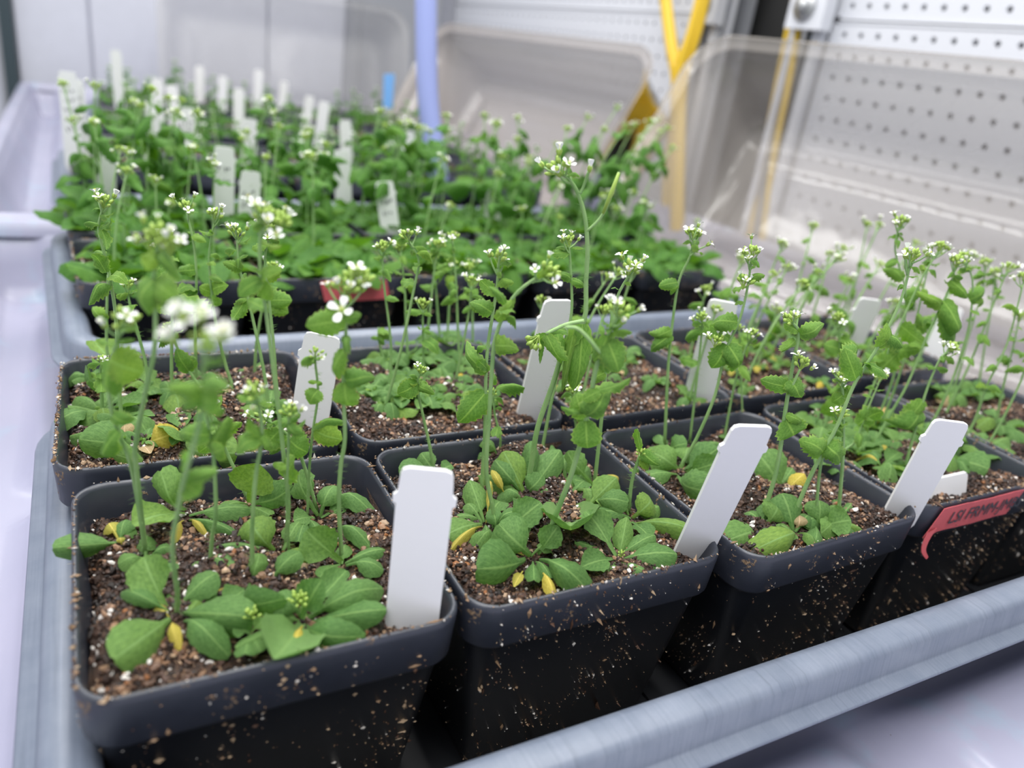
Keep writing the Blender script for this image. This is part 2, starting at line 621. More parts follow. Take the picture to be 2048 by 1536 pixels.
# lavender hose hanging behind the middle tray
hp = [onplane(x, y, np.array([3.0, 8.0, 0])) for x, y in ((848, -300), (852, 0), (855, 180), (868, 300), (884, 400), (892, 470))]
b = MB(); b.tube(smooth_path(hp, 6), .125, 16)
tag(b.build('hose', [M_HOSE]), 'thick pale lavender hose hanging upright behind the plants', 'hose')

# ------------------------------------------------------------------ white flood tables
ZB = -0.85


def sstep(a, b_, x):
    t = np.clip((x - a) / (b_ - a), 0, 1)
    return t * t * (3 - 2 * t)


def flood_table(x0, x1, y0, y1, label, lip=-0.33, pads=True):
    t = thing('flood_table', label, 'table', (x0, y0, ZB))
    nx, ny = int((x1 - x0) / .05), int((y1 - y0) / .05)
    xs, ys = np.linspace(x0 + .12, x1 - .12, nx), np.linspace(y0 + .12, y1 - .12, ny)
    X, Y = np.meshgrid(xs, ys)
    Z = np.full_like(X, ZB)
    # drainage channels: along x (wide) and along y between raised pads
    def chan(u, c, w, s=.13):
        return sstep(c - w - s, c - w, u) * (1 - sstep(c + w, c + w + s, u))
    if pads:
        cy = chan(Y, 2.45, .08) + chan(Y, 5.45, .1)
        cx = (chan(X, -.42, .1) + chan(X, 5.6, .07))
        Z = Z - .09 * np.clip(cx + cy, 0, 1) * (Y > -.3)
        dx = np.clip(np.abs(X - 2.70) - .06, 0, 9)          # distance from the gap between the two raised pads
        dy = np.clip(-.16 - Y, 0, 9)
        dd = 1 / (1 / np.maximum(dx, 1e-3) ** 2 + 1 / np.maximum(dy, 1e-3) ** 2) ** .5
        Z = Z + .13 * sstep(0, .20, dd)
    d = np.minimum(np.minimum(X - x0, x1 - X), np.minimum(Y - y0, y1 - Y))
    Z = Z + (lip - ZB - .05) * (1 - sstep(.12, .42, d)) ** 2
    v = np.stack([X - x0, Y - y0, Z - ZB], -1).reshape(-1, 3)
    idx = np.arange(nx * ny).reshape(ny, nx)
    f = np.stack([idx[:-1, :-1], idx[:-1, 1:], idx[1:, 1:], idx[1:, :-1]], -1).reshape(-1, 4)
    ob('basin', mesh('basin', v, f, [M_BENCH], True), t)
    cx_, cy_, hx, hy = (x1 - x0) / 2, (y1 - y0) / 2, (x1 - x0) / 2, (y1 - y0) / 2
    z = lip - ZB
    prof = [(.16, z - .12), (.14, z - .01), (.11, z + .01), (.04, z + .01), (.0, z - .01), (-.01, z - .12), (.02, z - .75), (.10, z - .8)]
    vv, ff = loft_profile(prof, hx, hy, .25, 6, cx_, cy_)
    ob('rim_wall', mesh('rim_wall', vv, ff, [M_BENCH], True), t)
    return t


flood_table(-.86, 7.95, -4.6, 5.98, 'near white plastic flood table carrying the two front trays')
flood_table(-.86, 7.95, 6.02, 17.2, 'far white plastic flood table carrying the blurred back trays')


# ------------------------------------------------------------------ trays
def grow_tray(x0, y0, rz, label, L=5.34, W=2.68, zr=-0.22, mat=None):
    prof = [(.38, ZB + .035), (.35, ZB + .05), (.205, zr - .06), (.185, zr - .015), (.155, zr), (.09, zr), (.065, zr - .02), (.055, zr - .105),
            (.05, zr - .115), (.005, zr - .12), (0, zr - .13), (.005, zr - .14), (.05, zr - .14), (.085, zr - .16), (.29, ZB + .02), (.32, ZB)]
    v, f = loft_profile(prof, L / 2, W / 2, .34, 8, L / 2, W / 2, cap_first=False, cap_last=True)
    v2, f2 = loft([[(x, y, ZB + .035) for x, y in rr(L / 2 - .30, W / 2 - .30, .2, 8, L / 2, W / 2)]], cap_first=False)
    t = thing('grow_tray', label, 'tray', (x0, y0, 0), rz)
    nr = 36
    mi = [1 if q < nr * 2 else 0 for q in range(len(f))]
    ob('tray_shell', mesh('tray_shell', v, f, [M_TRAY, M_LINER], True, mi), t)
    n = len(v2)
    fl = MB(); fl.add(v2, [tuple(range(n))])
    for i in range(9):
        xx = .5 + i * (L - 1) / 8
        fl.box(xx - .03, xx + .03, .35, W - .35, ZB + .03, ZB + .05)
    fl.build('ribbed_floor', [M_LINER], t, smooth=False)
    return t


grow_tray(-.16, -.44, 0.0, 'grey grow tray nearest the viewer, holding the front pots')
T2 = (-.10, 2.62, .045)
grow_tray(T2[0], T2[1], T2[2], 'grey grow tray in the middle, directly behind the front tray')
grow_tray(-.17, 6.42, .012, 'third grey grow tray from the front, on the far flood table')
grow_tray(.12, 9.15, -.01, 'fourth grey grow tray from the front, mostly hidden by plants')
grow_tray(.22, 11.95, .0, 'farthest grey grow tray near the back wall')


# ------------------------------------------------------------------ pots and soil
def pot_mesh():
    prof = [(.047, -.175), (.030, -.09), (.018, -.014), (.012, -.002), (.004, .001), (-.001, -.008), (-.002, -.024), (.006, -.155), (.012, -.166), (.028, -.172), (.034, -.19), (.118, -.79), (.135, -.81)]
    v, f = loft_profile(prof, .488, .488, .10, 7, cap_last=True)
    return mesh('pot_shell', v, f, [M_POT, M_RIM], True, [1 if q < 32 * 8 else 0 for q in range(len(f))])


def soil_meshes(seed, lvl, ngr, small=False):
    r = np.random.default_rng(seed)
    n = 64
    g = np.linspace(-.462, .462, n)
    X, Y = np.meshgrid(g, g)
    # lumpy height from a few random waves
    def hgt(x, y):
        z = np.zeros_like(x)
        rr_ = np.random.default_rng(seed + 5)
        for k in range(14):
            a, w, ph = rr_.uniform(0, 6.28), rr_.uniform(5, 26), rr_.uniform(0, 6.28)
            z += math.cos(k) * .25 * .055 / (1 + w * .12) * np.sin(w * (x * math.cos(a) + y * math.sin(a)) + ph) * 2.2
        e = np.minimum(.46 - abs(x), .46 - abs(y))
        return z + lvl - .055 * (1 - sstep(.0, .055, e))
    Z = hgt(X, Y) + r.normal(0, .0035, X.shape)
    v = np.stack([X, Y, Z], -1).reshape(-1, 3)
    # round the corners
    for i, p in enumerate(v):
        cx, cy = max(abs(p[0]) - .38, 0), max(abs(p[1]) - .38, 0)
        q = math.hypot(cx, cy)
        if q > .082:
            k = .082 / q
            p[0] = math.copysign(.38 + cx * k, p[0])
            p[1] = math.copysign(.38 + cy * k, p[1])
    idx = np.arange(n * n).reshape(n, n)
    f = np.stack([idx[:-1, :-1], idx[:-1, 1:], idx[1:, 1:], idx[1:, :-1]], -1).reshape(-1, 4)
    base = mesh('soil_bed', v, f, [M_SOILB], True)
    # loose granules
    if small:
        pv = np.array([(1, 0, 0), (-1, 0, 0), (0, 1, 0), (0, -1, 0), (0, 0, 1), (0, 0, -1)], float)
        pf = np.array([(0, 2, 4), (2, 1, 4), (1, 3, 4), (3, 0, 4), (2, 0, 5), (1, 2, 5), (3, 1, 5), (0, 3, 5)])
    else:
        t = (1 + 5 ** .5) / 2
        pv = np.array([(-1, t, 0), (1, t, 0), (-1, -t, 0), (1, -t, 0), (0, -1, t), (0, 1, t), (0, -1, -t), (0, 1, -t), (t, 0, -1), (t, 0, 1), (-t, 0, -1), (-t, 0, 1)]) / 1.9
        pf = np.array([(0, 11, 5), (0, 5, 1), (0, 1, 7), (0, 7, 10), (0, 10, 11), (1, 5, 9), (5, 11, 4), (11, 10, 2), (10, 7, 6), (7, 1, 8), (3, 9, 4), (3, 4, 2), (3, 2, 6), (3, 6, 8), (3, 8, 9), (4, 9, 5), (2, 4, 11), (6, 2, 10), (8, 6, 7), (9, 8, 1)])
    P = r.uniform(-.452, .452, (ngr, 2))
    keep = np.hypot(np.maximum(abs(P[:, 0]) - .38, 0), np.maximum(abs(P[:, 1]) - .38, 0)) < .072
    P = P[keep]
    k = len(P)
    z = hgt(P[:, 0], P[:, 1])
    sz = (.0030 + .0082 * r.random(k) ** 3.0) * (1.35 if small else 1.0)
    V = np.repeat(pv[None], k, 0) * (1 + r.normal(0, .22, (k, len(pv), 1)))
    st = np.stack([r.uniform(.6, 1.7, k), r.uniform(.6, 1.3, k), r.uniform(.45, 1.0, k)], -1)
    V = V * st[:, None, :] * sz[:, None, None]
    a, e = r.uniform(0, 6.28, k), r.uniform(-.9, .9, k)
    ca, sa, ce, se = np.cos(a)[:, None], np.sin(a)[:, None], np.cos(e)[:, None], np.sin(e)[:, None]
    x, y, zz = V[..., 0], V[..., 1], V[..., 2]
    x, zz = x * ce + zz * se, -x * se + zz * ce
    x, y = x * ca - y * sa, x * sa + y * ca
    V = np.stack([x + P[:, 0:1], y + P[:, 1:2], zz + (z + sz * r.uniform(-.1, .9, k))[:, None]], -1).reshape(-1, 3)
    Fc = (pf[None] + (np.arange(k) * len(pv))[:, None, None]).reshape(-1, 3)
    gm = mesh('soil_granules', V, Fc, [M_SOIL], False)
    pal = np.array([(.014, .008, .006), (.035, .018, .012), (.072, .037, .024), (.125, .068, .042), (.27, .155, .09), (.42, .29, .19), (.27, .11, .04), (.70, .66, .62)])
    pr_ = np.array([.17, .19, .18, .15, .15, .08, .04, .04])
    ci = r.choice(len(pal), k, p=pr_)
    # patches where the paler flakes lie on top
    patch = np.zeros(k)
    for j in range(10):
        a_, w_ = r.uniform(0, 6.28), r.uniform(8, 40)
        patch += np.sin(w_ * (P[:, 0] * math.cos(a_) + P[:, 1] * math.sin(a_)) + r.uniform(0, 6.28))
    dk = (patch + r.normal(0, 1.2, k)) < -.6
    ci = np.where(dk & (ci < 7), r.integers(0, 3, k), ci)
    cc = pal[ci] * (1 + r.normal(0, .15, (k, 1)))
    cols = np.concatenate([np.repeat(cc, len(pv), 0), np.ones((k * len(pv), 1))], 1).clip(0, 1)
    ca_ = gm.color_attributes.new('Col', 'FLOAT_COLOR', 'POINT')
    ca_.data.foreach_set('color', cols.ravel().astype(np.float32))
    return base, gm


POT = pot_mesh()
SOILS = [soil_meshes(11, -.062, 13000), soil_meshes(12, -.058, 13000), soil_meshes(13, -.06, 13000)]
SOIL_FAR = soil_meshes(21, -.07, 2600, True)
ZS = -.10


def pot(cx, cy, rz, label, z=0.0, sx=1.0, sy=1.0, far=False, tilt=(0, 0), group=None, k=0):
    t = thing('plant_pot', label, 'pot', (cx, cy, z), rz, group)
    t.rotation_euler = (tilt[0], tilt[1], rz)
    t.scale = (sx, sy, 1)
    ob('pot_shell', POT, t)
    sb, sg = SOIL_FAR if far else SOILS[k % 3]
    q = ob('soil_bed', sb, t); q.rotation_euler = (0, 0, (k // 3 % 4) * math.pi / 2)
    q = ob('soil_granules', sg, t); q.rotation_euler = (0, 0, (k // 3 % 4) * math.pi / 2); q['kind'] = 'stuff'
    return t


def quad_pot(c, label, k, z=0.0, far=False, tilt=(0, 0)):
    """c: the four rim corners as seen in the photograph, nearest left first, anticlockwise"""
    w = [un(px, py, z)[:2] for px, py in c]
    ctr = sum(w) / 4
    ux = (w[1] - w[0]) + (w[2] - w[3])
    rz = math.atan2(ux[1], ux[0])
    t = pot(ctr[0], ctr[1], rz, label, z, far=far, k=k, tilt=tilt)
    return t


POTS = {}
POTS['P1'] = (.495, .50)
pot(.487, .50, 0.0, 'nearest black pot at lower left, filling the front left corner of the tray', k=0)
pot(1.487, .505, .0, 'black pot second from left in the front row, fully in focus', k=1)
pot(2.50, .455, .035, 'black pot third from left in the front row, tall stems inside', k=2)
pot(3.52, .50, .0, 'black pot fourth in the front row, marked with written red tape', k=3)
pot(4.53, .55, -.02, 'black pot fifth in the front row, cut off by the right picture edge', k=4)
pot(.44, 1.55, -.02, 'black pot at the left end of the second row, its left rim crusted with grit', k=5, z=.01)
pot(1.465, 1.545, .015, 'black pot second from left in the second row, beside a stake', k=6)
pot(2.49, 1.55, .03, 'black pot third from left in the second row with sparse pale rosettes', k=7)
pot(3.50, 1.58, .02, 'black pot fourth from left in the second row', k=8)
pot(4.52, 1.68, .05, 'black pot at the right end of the second row with brown soil', k=9)


def t2(x, y):
    c, s = math.cos(T2[2]), math.sin(T2[2])
    return T2[0] + x * c - y * s, T2[1] + x * s + y * c


names2 = ['leftmost', 'second', 'third', 'fourth', 'rightmost']
P_MID = []
for r_ in range(2):
    for i in range(5):
        x, y = t2(.15 + .5 + i * 1.03, .62 + .5 + r_ * 1.01 - .0)
        P_MID.append((x, y, r_, i))
        if r_ == 0:
            lab = '%s black pot in the front row of the middle tray' % names2[i] + (', marked with blank red tape' if i == 1 else '')
        else:
            lab = '%s black pot in the rear row of the middle tray, under lush green leaves' % names2[i]
        pot(x, y, T2[2] + U(-.02, .02), lab, z=-.04 if r_ == 0 else .0, far=True, k=i * 3 + r_)
P_FAR = []
for tr_, (x0, y0) in enumerate(((-.17, 6.42), (.12, 9.15), (.22, 11.95))):
    for r_ in range(2):
        for i in range(5):
            x, y = x0 + .17 + .5 + i * 1.02, y0 + .32 + .5 + r_ * 1.03
            P_FAR.append((x, y, tr_, r_, i))
            lab = '%s black pot in the %s row of the %s tray' % (names2[i], ('front', 'rear')[r_], ('third', 'fourth', 'farthest')[tr_])
            pot(x, y, U(-.02, .02), lab, z=-.02, far=True, k=i * 3)

# ------------------------------------------------------------------ white plant stakes
ZSOIL = -.08


def stake(top, bot, label, zb=ZSOIL, px_w=None, mat=None, w=.150, writing=None, L=None, near=0.0, twist=0.0, group=None, name='plant_stake', level=False):
    """top, bot: the middle of the upper edge and of the foot as seen in the photograph"""
    B = un(bot[0], bot[1], zb)
    T = onplane(top[0], top[1], B, near)
    d = T - B
    ln = float(np.linalg.norm(d))
    d = d / ln
    toc = CC - (B + T) / 2
    toc[2] *= .3
    n = toc - d * (toc @ d)
    n /= np.linalg.norm(n)
    sd = np.cross(d, n)
    if level:
        sd = np.cross(d, UP); sd /= np.linalg.norm(sd)
        if sd @ RGT < 0:
            sd = -sd
        n = np.cross(sd, d)
    c, s_ = math.cos(twist), math.sin(twist)
    sd, n = sd * c + n * s_, n * c - sd * s_
    h = w / 2
    under = .16
    out = [(-.0, -under), (.25 * h, -under), (h, -under + .12), (h, ln - .11), (h + .009, ln - .105), (h + .009, ln - .085), (h - .002, ln - .075), (h - .006, ln - .02), (h - .012, ln - .006), (h - .028, ln)]
    out += [(-x, y) for x, y in reversed(out[2:])] + [(-.25 * h, -under)]
    th = .0065
    mb = MB()
    k = len(out)
    v = [(x, y, th) for x, y in out] + [(x, y, -th) for x, y in out]
    mb.add(v, [tuple(range(k)), tuple(reversed(range(k, 2 * k)))] + [(j, k + j, k + (j + 1) % k, (j + 1) % k) for j in range(k)])
    me = mesh('plant_stake', mb.v, mb.f, [mat or M_STAKE], False)
    M = Matrix(((sd[0], d[0], n[0], B[0] * S), (sd[1], d[1], n[1], B[1] * S), (sd[2], d[2], n[2], B[2] * S), (0, 0, 0, 1)))
    o = ob(name, me, None, mat=M)
    tag(o, label, 'plant stake', group)
    if writing:
        wb = MB()
        r2 = random.Random(hash(label) % 1000)
        r2 = random.Random(len(label) * 7 + int(top[0]))
        y = ln - .16
        for row in range(writing):
            x = -h * .62
            while x < h * .6:
                g = r2.uniform(.018, .03)
                pts = [(x + g * r2.uniform(-.1, 1.0), y + r2.uniform(-.022, .022) + .25 * x, th + .002) for _ in range(4)]
                wb.tube(smooth_path(pts, 3), .0032, 4)
                x += g + .008
            y -= .085
        wb.build('handwriting', [M_INK], o)
    return o


stake((856, 937), (823, 1252), 'large white stake at the right corner of the nearest pot', w=.150, zb=-.06)
stake((1507, 851), (1386, 1104), 'blank white stake leaning right in the in-focus second front pot', zb=-.06, near=.135, level=True)
stake((1904, 842), (1800, 1030), 'blank white stake at the right corner of the third front pot', zb=-.06, near=.085, level=True)
stake((646, 669), (616, 862), 'blank white stake between the first two pots of the second row', zb=-.06, near=.0, twist=.15)
stake((1118, 600), (1063, 821), 'blank white stake standing behind the big hanging leaf, second row', zb=-.05, near=.075, level=True)
stake((1448, 602), (1396, 795), 'blank white stake leaning right in the third pot, second row', zb=-.05, near=.075, level=True)
stake((1742, 598), (1690, 716), 'faint white stake among thin stems in the fourth pot, second row', zb=-.05, near=.08, level=True)
stake((1908, 612), (1862, 712), 'faint white stake at far right, behind the green stems', zb=-.05, twist=.4)
# the short stake lying low beside the third stake
b = MB()
q0, q1 = un(1862, 1003, -.07), un(1936, 985, -.07)
u_ = (q1 - q0); w_ = np.linalg.norm(u_); u_ = u_ / w_
bk = np.array([-u_[1], u_[0], 0]) * .03
pts = [q0 + UP * -.03, q1 + UP * -.03, q1 + UP * .075 + bk, q1 + UP * .088 + bk * 1.1 - u_ * .015, q0 + UP * .088 + bk * 1.1]
nn = np.cross(u_, UP); 
v = [tuple(p) for p in pts] + [tuple(p - nn * .013) for p in pts]
b.add(v, [(0, 1, 2, 3, 4), (9, 8, 7, 6, 5)] + [(j, j + 5, (j + 1) % 5 + 5, (j + 1) % 5) for j in range(5)])
tag(b.build('plant_stake', [M_STAKE], smooth=False), 'white stake pushed deep, only its short top showing beside the red tape', 'plant stake')

WL = 'handwritten white stake '
for top, bot, lab, zb, tw, wr in (
    ((449, 294), (447, 450), WL + 'left of the broad curled leaves, middle tray', -.05, .0, 2),
    ((502, 343), (495, 455), WL + 'set low and slightly tilted, middle tray', -.05, -.1, 2),
    ((768, 363), (783, 478), WL + 'leaning left near the centre, middle tray', -.05, .1, 2),
    ((684, 300), (688, 418), WL + 'half hidden by two drooping leaves, middle tray', -.05, .2, 0),
    ((986, 368), (984, 455), WL + 'right of centre behind white flowers, middle tray', -.05, .4, 1),
    ((1230, 354), (1216, 452), WL + 'beside the orange leaf at right, middle tray', -.05, .3, 2),
    ((209, 305), (212, 420), 'blank white stake at far left of the middle tray, behind leaves', -.05, .1, 0),
):
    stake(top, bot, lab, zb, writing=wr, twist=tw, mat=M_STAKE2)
for top, bot, lab, wr in (
    ((134, 143), (148, 325), WL + 'tallest at far left, densely written', 5),
    ((148, 158), (166, 322), WL + 'tucked right behind the tallest one at far left', 4),
    ((305, 210), (303, 318), 'blank pale stake rising left in the third tray', 0),
    ((501, 238), (497, 332), 'blank greyish stake in the middle of the third tray', 0),
    ((374, 215), (381, 300), WL + 'between two blank pale ones, third tray', 2),
    ((818, 262), (812, 345), 'blank pinkish-white stake just left of the lavender hose', 0),
    ((690, 240), (694, 318), 'blank white stake left of the drooping leaf pair, third tray', 0),
):
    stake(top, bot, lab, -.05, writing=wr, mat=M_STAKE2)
FS = 'blurred white stake '
for top, bot, lab in (
    ((231, 100), (240, 212), 'bluish white stake, blurred, against the wall at left'),
    ((314, 157), (318, 250), FS + 'left one of the pair at centre left, far trays'),
    ((343, 170), (350, 250), FS + 'right one of the pair at centre left, far trays'),
    ((399, 132), (400, 200), FS + 'topmost left of centre, far trays'),
    ((446, 152), (444, 222), FS + 'brightest left of the seam, far trays'),
    ((478, 177), (477, 258), FS + 'lower and right of the brightest one, far trays'),
    ((518, 140), (514, 225), FS + 'just left of the wall seam, far trays'),
    ((569, 163), (563, 215), FS + 'just right of the wall seam, far trays'),
    ((620, 192), (612, 255), FS + 'leaning right, left of a similar leaning one, far trays'),
    ((649, 203), (637, 295), FS + 'leaning right, lowest of the leaning pair, far trays'),
):
    stake(top, bot, lab, -.03, mat=M_STAKE if 'bluish' not in lab else M_STAKE2, w=.14)

# ------------------------------------------------------------------ red tape on two pots


def tape(cx, cy, rz, x0, x1, z0, z1, label, torn=False, z=0.0, writing=None, slant=0.0):
    t = thing('tape_label', label, 'tape', (cx, cy, z), rz)
    mb = MB()
    n = 14
    yo = -.4965
    front, back = [], []
    for i in range(n + 1):
        u = i / n
        x = x0 + (x1 - x0) * u
        wv = .004 * math.sin(u * 9) + .002 * math.sin(u * 31)
        lo = z0 + wv * .5 + (-.015 if torn and i < 2 else 0)
        hi = z1 + wv * .4
        front.append(((x + slant * .05, yo - .003, hi), (x - slant * .05, yo + .006 - .003, lo)))
    v = [p for q in front for p in q] + [(p[0], p[1] - .0025, p[2]) for q in front for p in q]
    m_ = 2 * (n + 1)
    f = [(2 * i, 2 * i + 1, 2 * i + 3, 2 * i + 2) for i in range(n)] + [(m_ + 2 * i, m_ + 2 * i + 2, m_ + 2 * i + 3, m_ + 2 * i + 1) for i in range(n)]
    f += [(2 * i, 2 * i + 2, m_ + 2 * i + 2, m_ + 2 * i) for i in range(n)] + [(2 * i + 1, m_ + 2 * i + 1, m_ + 2 * i + 3, 2 * i + 3) for i in range(n)]
    f += [(0, m_, m_ + 1, 1), (2 * n, 2 * n + 1, m_ + 2 * n + 1, m_ + 2 * n)]
    mb.add(v, f)
    mb.build('tape_strip', [M_TAPE], t, smooth=False)
    if torn:
        tb = MB()
        pts = [(x0 - .005, yo - .006, z0 + .02), (x0 - .028, yo - .012, z0 - .03), (x0 - .03, yo - .02, z0 - .07), (x0 + .0, yo - .03, z0 - .105)]
        q = smooth_path(pts, 4)
        m0 = [(p[0] - w_, p[1], p[2]) for p, w_ in zip(q, np.linspace(.022, .004, len(q)))]
        m1 = [(p[0] + w_, p[1], p[2] + .01) for p, w_ in zip(q, np.linspace(.03, .004, len(q)))]
        k = len(q)
        v = m0 + m1 + [(p[0], p[1] - .003, p[2]) for p in m0] + [(p[0], p[1] - .003, p[2]) for p in m1]
        f = [(i, i + 1, k + i + 1, k + i) for i in range(k - 1)] + [(2 * k + i, 3 * k + i, 3 * k + i + 1, 2 * k + i + 1) for i in range(k - 1)]
        f += [(i, 2 * k + i, 2 * k + i + 1, i + 1) for i in range(k - 1)] + [(k + i, k + i + 1, 3 * k + i + 1, 3 * k + i) for i in range(k - 1)]
        tb.add(v, f)
        tb.build('torn_end', [M_TAPE], t, smooth=False)
    if writing:
        cu = bpy.data.curves.new('handwriting', 'FONT')
        cu.body = writing
        cu.size = .082 * S
        cu.extrude = .0004 * S
        cu.shear = .25
        cu.materials.append(M_INK)
        tmp = bpy.data.objects.new('tmp', cu)
        COL.objects.link(tmp)
        bpy.context.view_layer.update()
        me = bpy.data.meshes.new_from_object(tmp.evaluated_get(bpy.context.evaluated_depsgraph_get()))
        me.materials.clear(); me.materials.append(M_INK)
        bpy.data.objects.remove(tmp)
        o = ob('handwriting', me, t)
        o.location = ((x0 + .09) * S, (yo - .0072) * S, (z0 + .038) * S)
        o.rotation_euler = (math.pi / 2, 0, 0)
    return t


tape(3.52, .50, 0.0, -.40, .19, -.135, -.012, 'red tape with black handwriting and a torn end, on the fourth front pot', torn=True, writing="LSI FRMM-JMB3", slant=.6)
xm, ym, _, _ = P_MID[1]
tape(xm, ym, T2[2], -.12, .34, -.155, -.015, 'blank pinkish red tape on a pot rim of the middle tray', z=-.04, slant=-.4)


# ------------------------------------------------------------------ clear humidity domes leaning at the right
def dome(B, u, v, L, W, D, label, mats, name='humidity_dome'):
    """B far bottom corner of the opening, u along the long edge, v up the short edge; the body bulges away from the viewer"""
    u = np.array(u, float); u /= np.linalg.norm(u)
    v = np.array(v, float); v = v - u * (u @ v); v /= np.linalg.norm(v)
    n = np.cross(u, v)
    if n[0] < 0:
        n = -n
    prof = [(-.13, 0.0), (-.13, -.03), (-.12, .0), (-.02, .01), (0.0, .03), (.03, .22), (.06, .24), (.17, D - .22), (.21, D - .08), (.30, D), (.55, D + .01), (.58, D - .03), (.8, D - .03)]
    vv, ff = loft_profile(prof, L / 2, W / 2, .42, 8, L / 2, W / 2, cap_last=True)
    t = thing(name, label, 'dome', B)
    R_ = np.stack([u, v, n], 1)
    P = (R_ @ np.array(vv).T).T
    # flange ring is its own part
    nr = 36
    fl = [f for f in ff if max(f) < nr * 5 and len(f) == 4]
    bd = [f for f in ff if not (max(f) < nr * 5 and len(f) == 4)]
    for nm, fs, mt in (('flange', fl, mats[0]), ('clear_shell', bd, mats[1])):
        me = mesh(nm, P, fs, [mt], True)
        ob(nm, me, t)
    return t


dome((5.30, 5.78, -.24), (.13, -.99, 0), (1.35, .18, 2.6), 5.4, 2.35, 1.2, 'large clear plastic humidity dome leaning on its side at right', (M_DOME, M_DOME))
dome((5.05, 13.0, -.33), (.17, -.98, 0), (1.3, .5, 2.5), 5.5, 2.3, 1.3, 'brownish hazy humidity dome leaning behind the lavender hose', (M_DOME2, M_DOME2))
dome((1.6, 15.2, -.25), (1, -.08, 0), (0, .55, 1.9), 4.6, 2.2, 1.2, 'blurred clear humidity dome at the far end, in front of the wall', (M_DOME3, M_DOME3))
q = [onplane(x, y, np.array([4.6, 10.2, 0])) for x, y in ((768, 148), (789, 148), (784, 216), (766, 216))]
b = MB(); b.add([tuple(p) for p in q] + [tuple(p + FWD * .02) for p in q], [(0, 3, 2, 1), (4, 5, 6, 7), (0, 1, 5, 4), (1, 2, 6, 5), (2, 3, 7, 6), (3, 0, 4, 7)])
tag(b.build('blue_stake', [M_BLUE], smooth=False), 'blurred blue stake left of the lavender hose', 'plant stake')

# ------------------------------------------------------------------ leaf blades, flowers, buds
def leaf_mesh(name, mat, prof, arch, cup, tipdroop=0.0, twist=0.0, wave=0.0, serr=0.0, roll=0.0, ny=13, nx=6, seed=0):
    """unit blade along +Y (base 0, tip 1); half width 0.5 at the widest; prof(y) -> 0..1"""
    r = random.Random(seed)
    verts, uv = [], []
    ph = r.uniform(0, 6)
    for j in range(ny + 1):
        y = j / ny
        hw = prof(y) * .5
        tw = twist * y * y
        for i in range(nx + 1):
            s = -1 + 2 * i / nx
            e = abs(s) ** 2
            wf = hw * (1 + (serr * (1 if j % 2 else -1) * abs(s) ** 3))
            x = s * wf
            # margins rolled down (or up, cup < 0)
            if roll:
                ang = roll * abs(s) * min(1, y * 2)
                x = math.copysign(wf * (math.sin(ang) / ang if ang > 1e-3 else 1), s) * (abs(s) ** .9)
                z = -wf * (1 - math.cos(ang)) * abs(s)
            else:
                z = -cup * e * (prof(y))
            z += arch * 4 * y * (1 - y) - tipdroop * max(0, y - .55) ** 2 * 4
            z += wave * math.sin(y * 15 + ph + (1.2 if s > 0 else 0)) * abs(s) ** 2 * prof(y)
            z += .010 * r.uniform(-1, 1) * prof(y)
            yy = y - tipdroop * .35 * max(0, y - .6)
            xr, zr = x * math.cos(tw) - (z - arch * 4 * y * (1 - y)) * math.sin(tw), x * math.sin(tw) + (z - arch * 4 * y * (1 - y)) * math.cos(tw) + arch * 4 * y * (1 - y)
            verts.append((xr, yy, zr))
            uv.append((i / nx, y))
    w = nx + 1
    f = [(j * w + i, j * w + i + 1, (j + 1) * w + i + 1, (j + 1) * w + i) for j in range(ny) for i in range(nx)]
    me = mesh(name, verts, f, [mat], True)
    ul = me.uv_layers.new(name='UVMap')
    li = [c for q in me.polygons for vi in q.vertices for c in uv[vi]]
    ul.data.foreach_set('uv', li)
    return me


def prof_ros(a=.30, pet=.12):
    """spoon shaped rosette leaf: slim petiole then a broad blade"""
    def p(y):
        if y < a:
            return pet + .06 * (y / a)
        u = (y - a) / (1 - a)
        return max((pet + .06) * (1 - u) ** 3, math.sin(math.pi * min(1, (u * .80 + .12)) ** 1.0) ** .75 if u < .9 else math.sqrt(max(0, 1 - ((u - .55) / .455) ** 2)) * .98)
    return p


def prof_cau(y):
    """stalkless pointed stem leaf"""
    return max(.02, (math.sin(math.pi * (y * .84 + .10)) ** .8) * (1 - .35 * max(0, y - .6)) if y < .96 else .05)


def leaf_set(mat, tag_, kind):
    out = []
    if kind == 'ros':
        for k, (a, ar, cu, td, tw, wv, se) in enumerate([(.30, .06, .10, .10, 0, .01, .03), (.34, .14, .14, .25, .15, .02, .04), (.26, .20, .10, .45, -.2, .015, .05), (.38, .04, -.07, .05, .1, .03, .05),
                                                       (.22, .10, .20, .15, -.1, .01, .02), (.32, .26, .16, .60, .25, .02, .04), (.40, .10, .05, .2, .4, .045, .07), (.18, .02, .12, .0, 0, .02, .03),
                                                       (.30, .16, .22, .35, -.35, .03, .06), (.36, .08, -.10, -.12, 0, .02, .04)]):
            out.append(leaf_mesh('leaf_blade', mat, prof_ros(a), ar * 1.25 + .02, cu * 2.1, td * 1.2, tw * 1.3, wv * 1.7, se, seed=k))
    else:
        for k, (ar, ro, td, tw, wv, se) in enumerate([(.10, .9, .2, .2, .02, .10), (.20, 1.3, .5, -.4, .03, .12), (.05, .5, .0, .5, .05, .12), (.28, 1.6, .8, .3, .02, .10), (.12, 1.9, .3, -.2, .03, .14), (-.06, .8, -.2, .1, .05, .12), (.16, .35, .35, 0, .03, .08)]):
            out.append(leaf_mesh('leaf_blade', mat, prof_cau, ar, 0, td, tw * 1.4, wv * 1.9, se, roll=ro * 1.15, seed=20 + k))
    return out


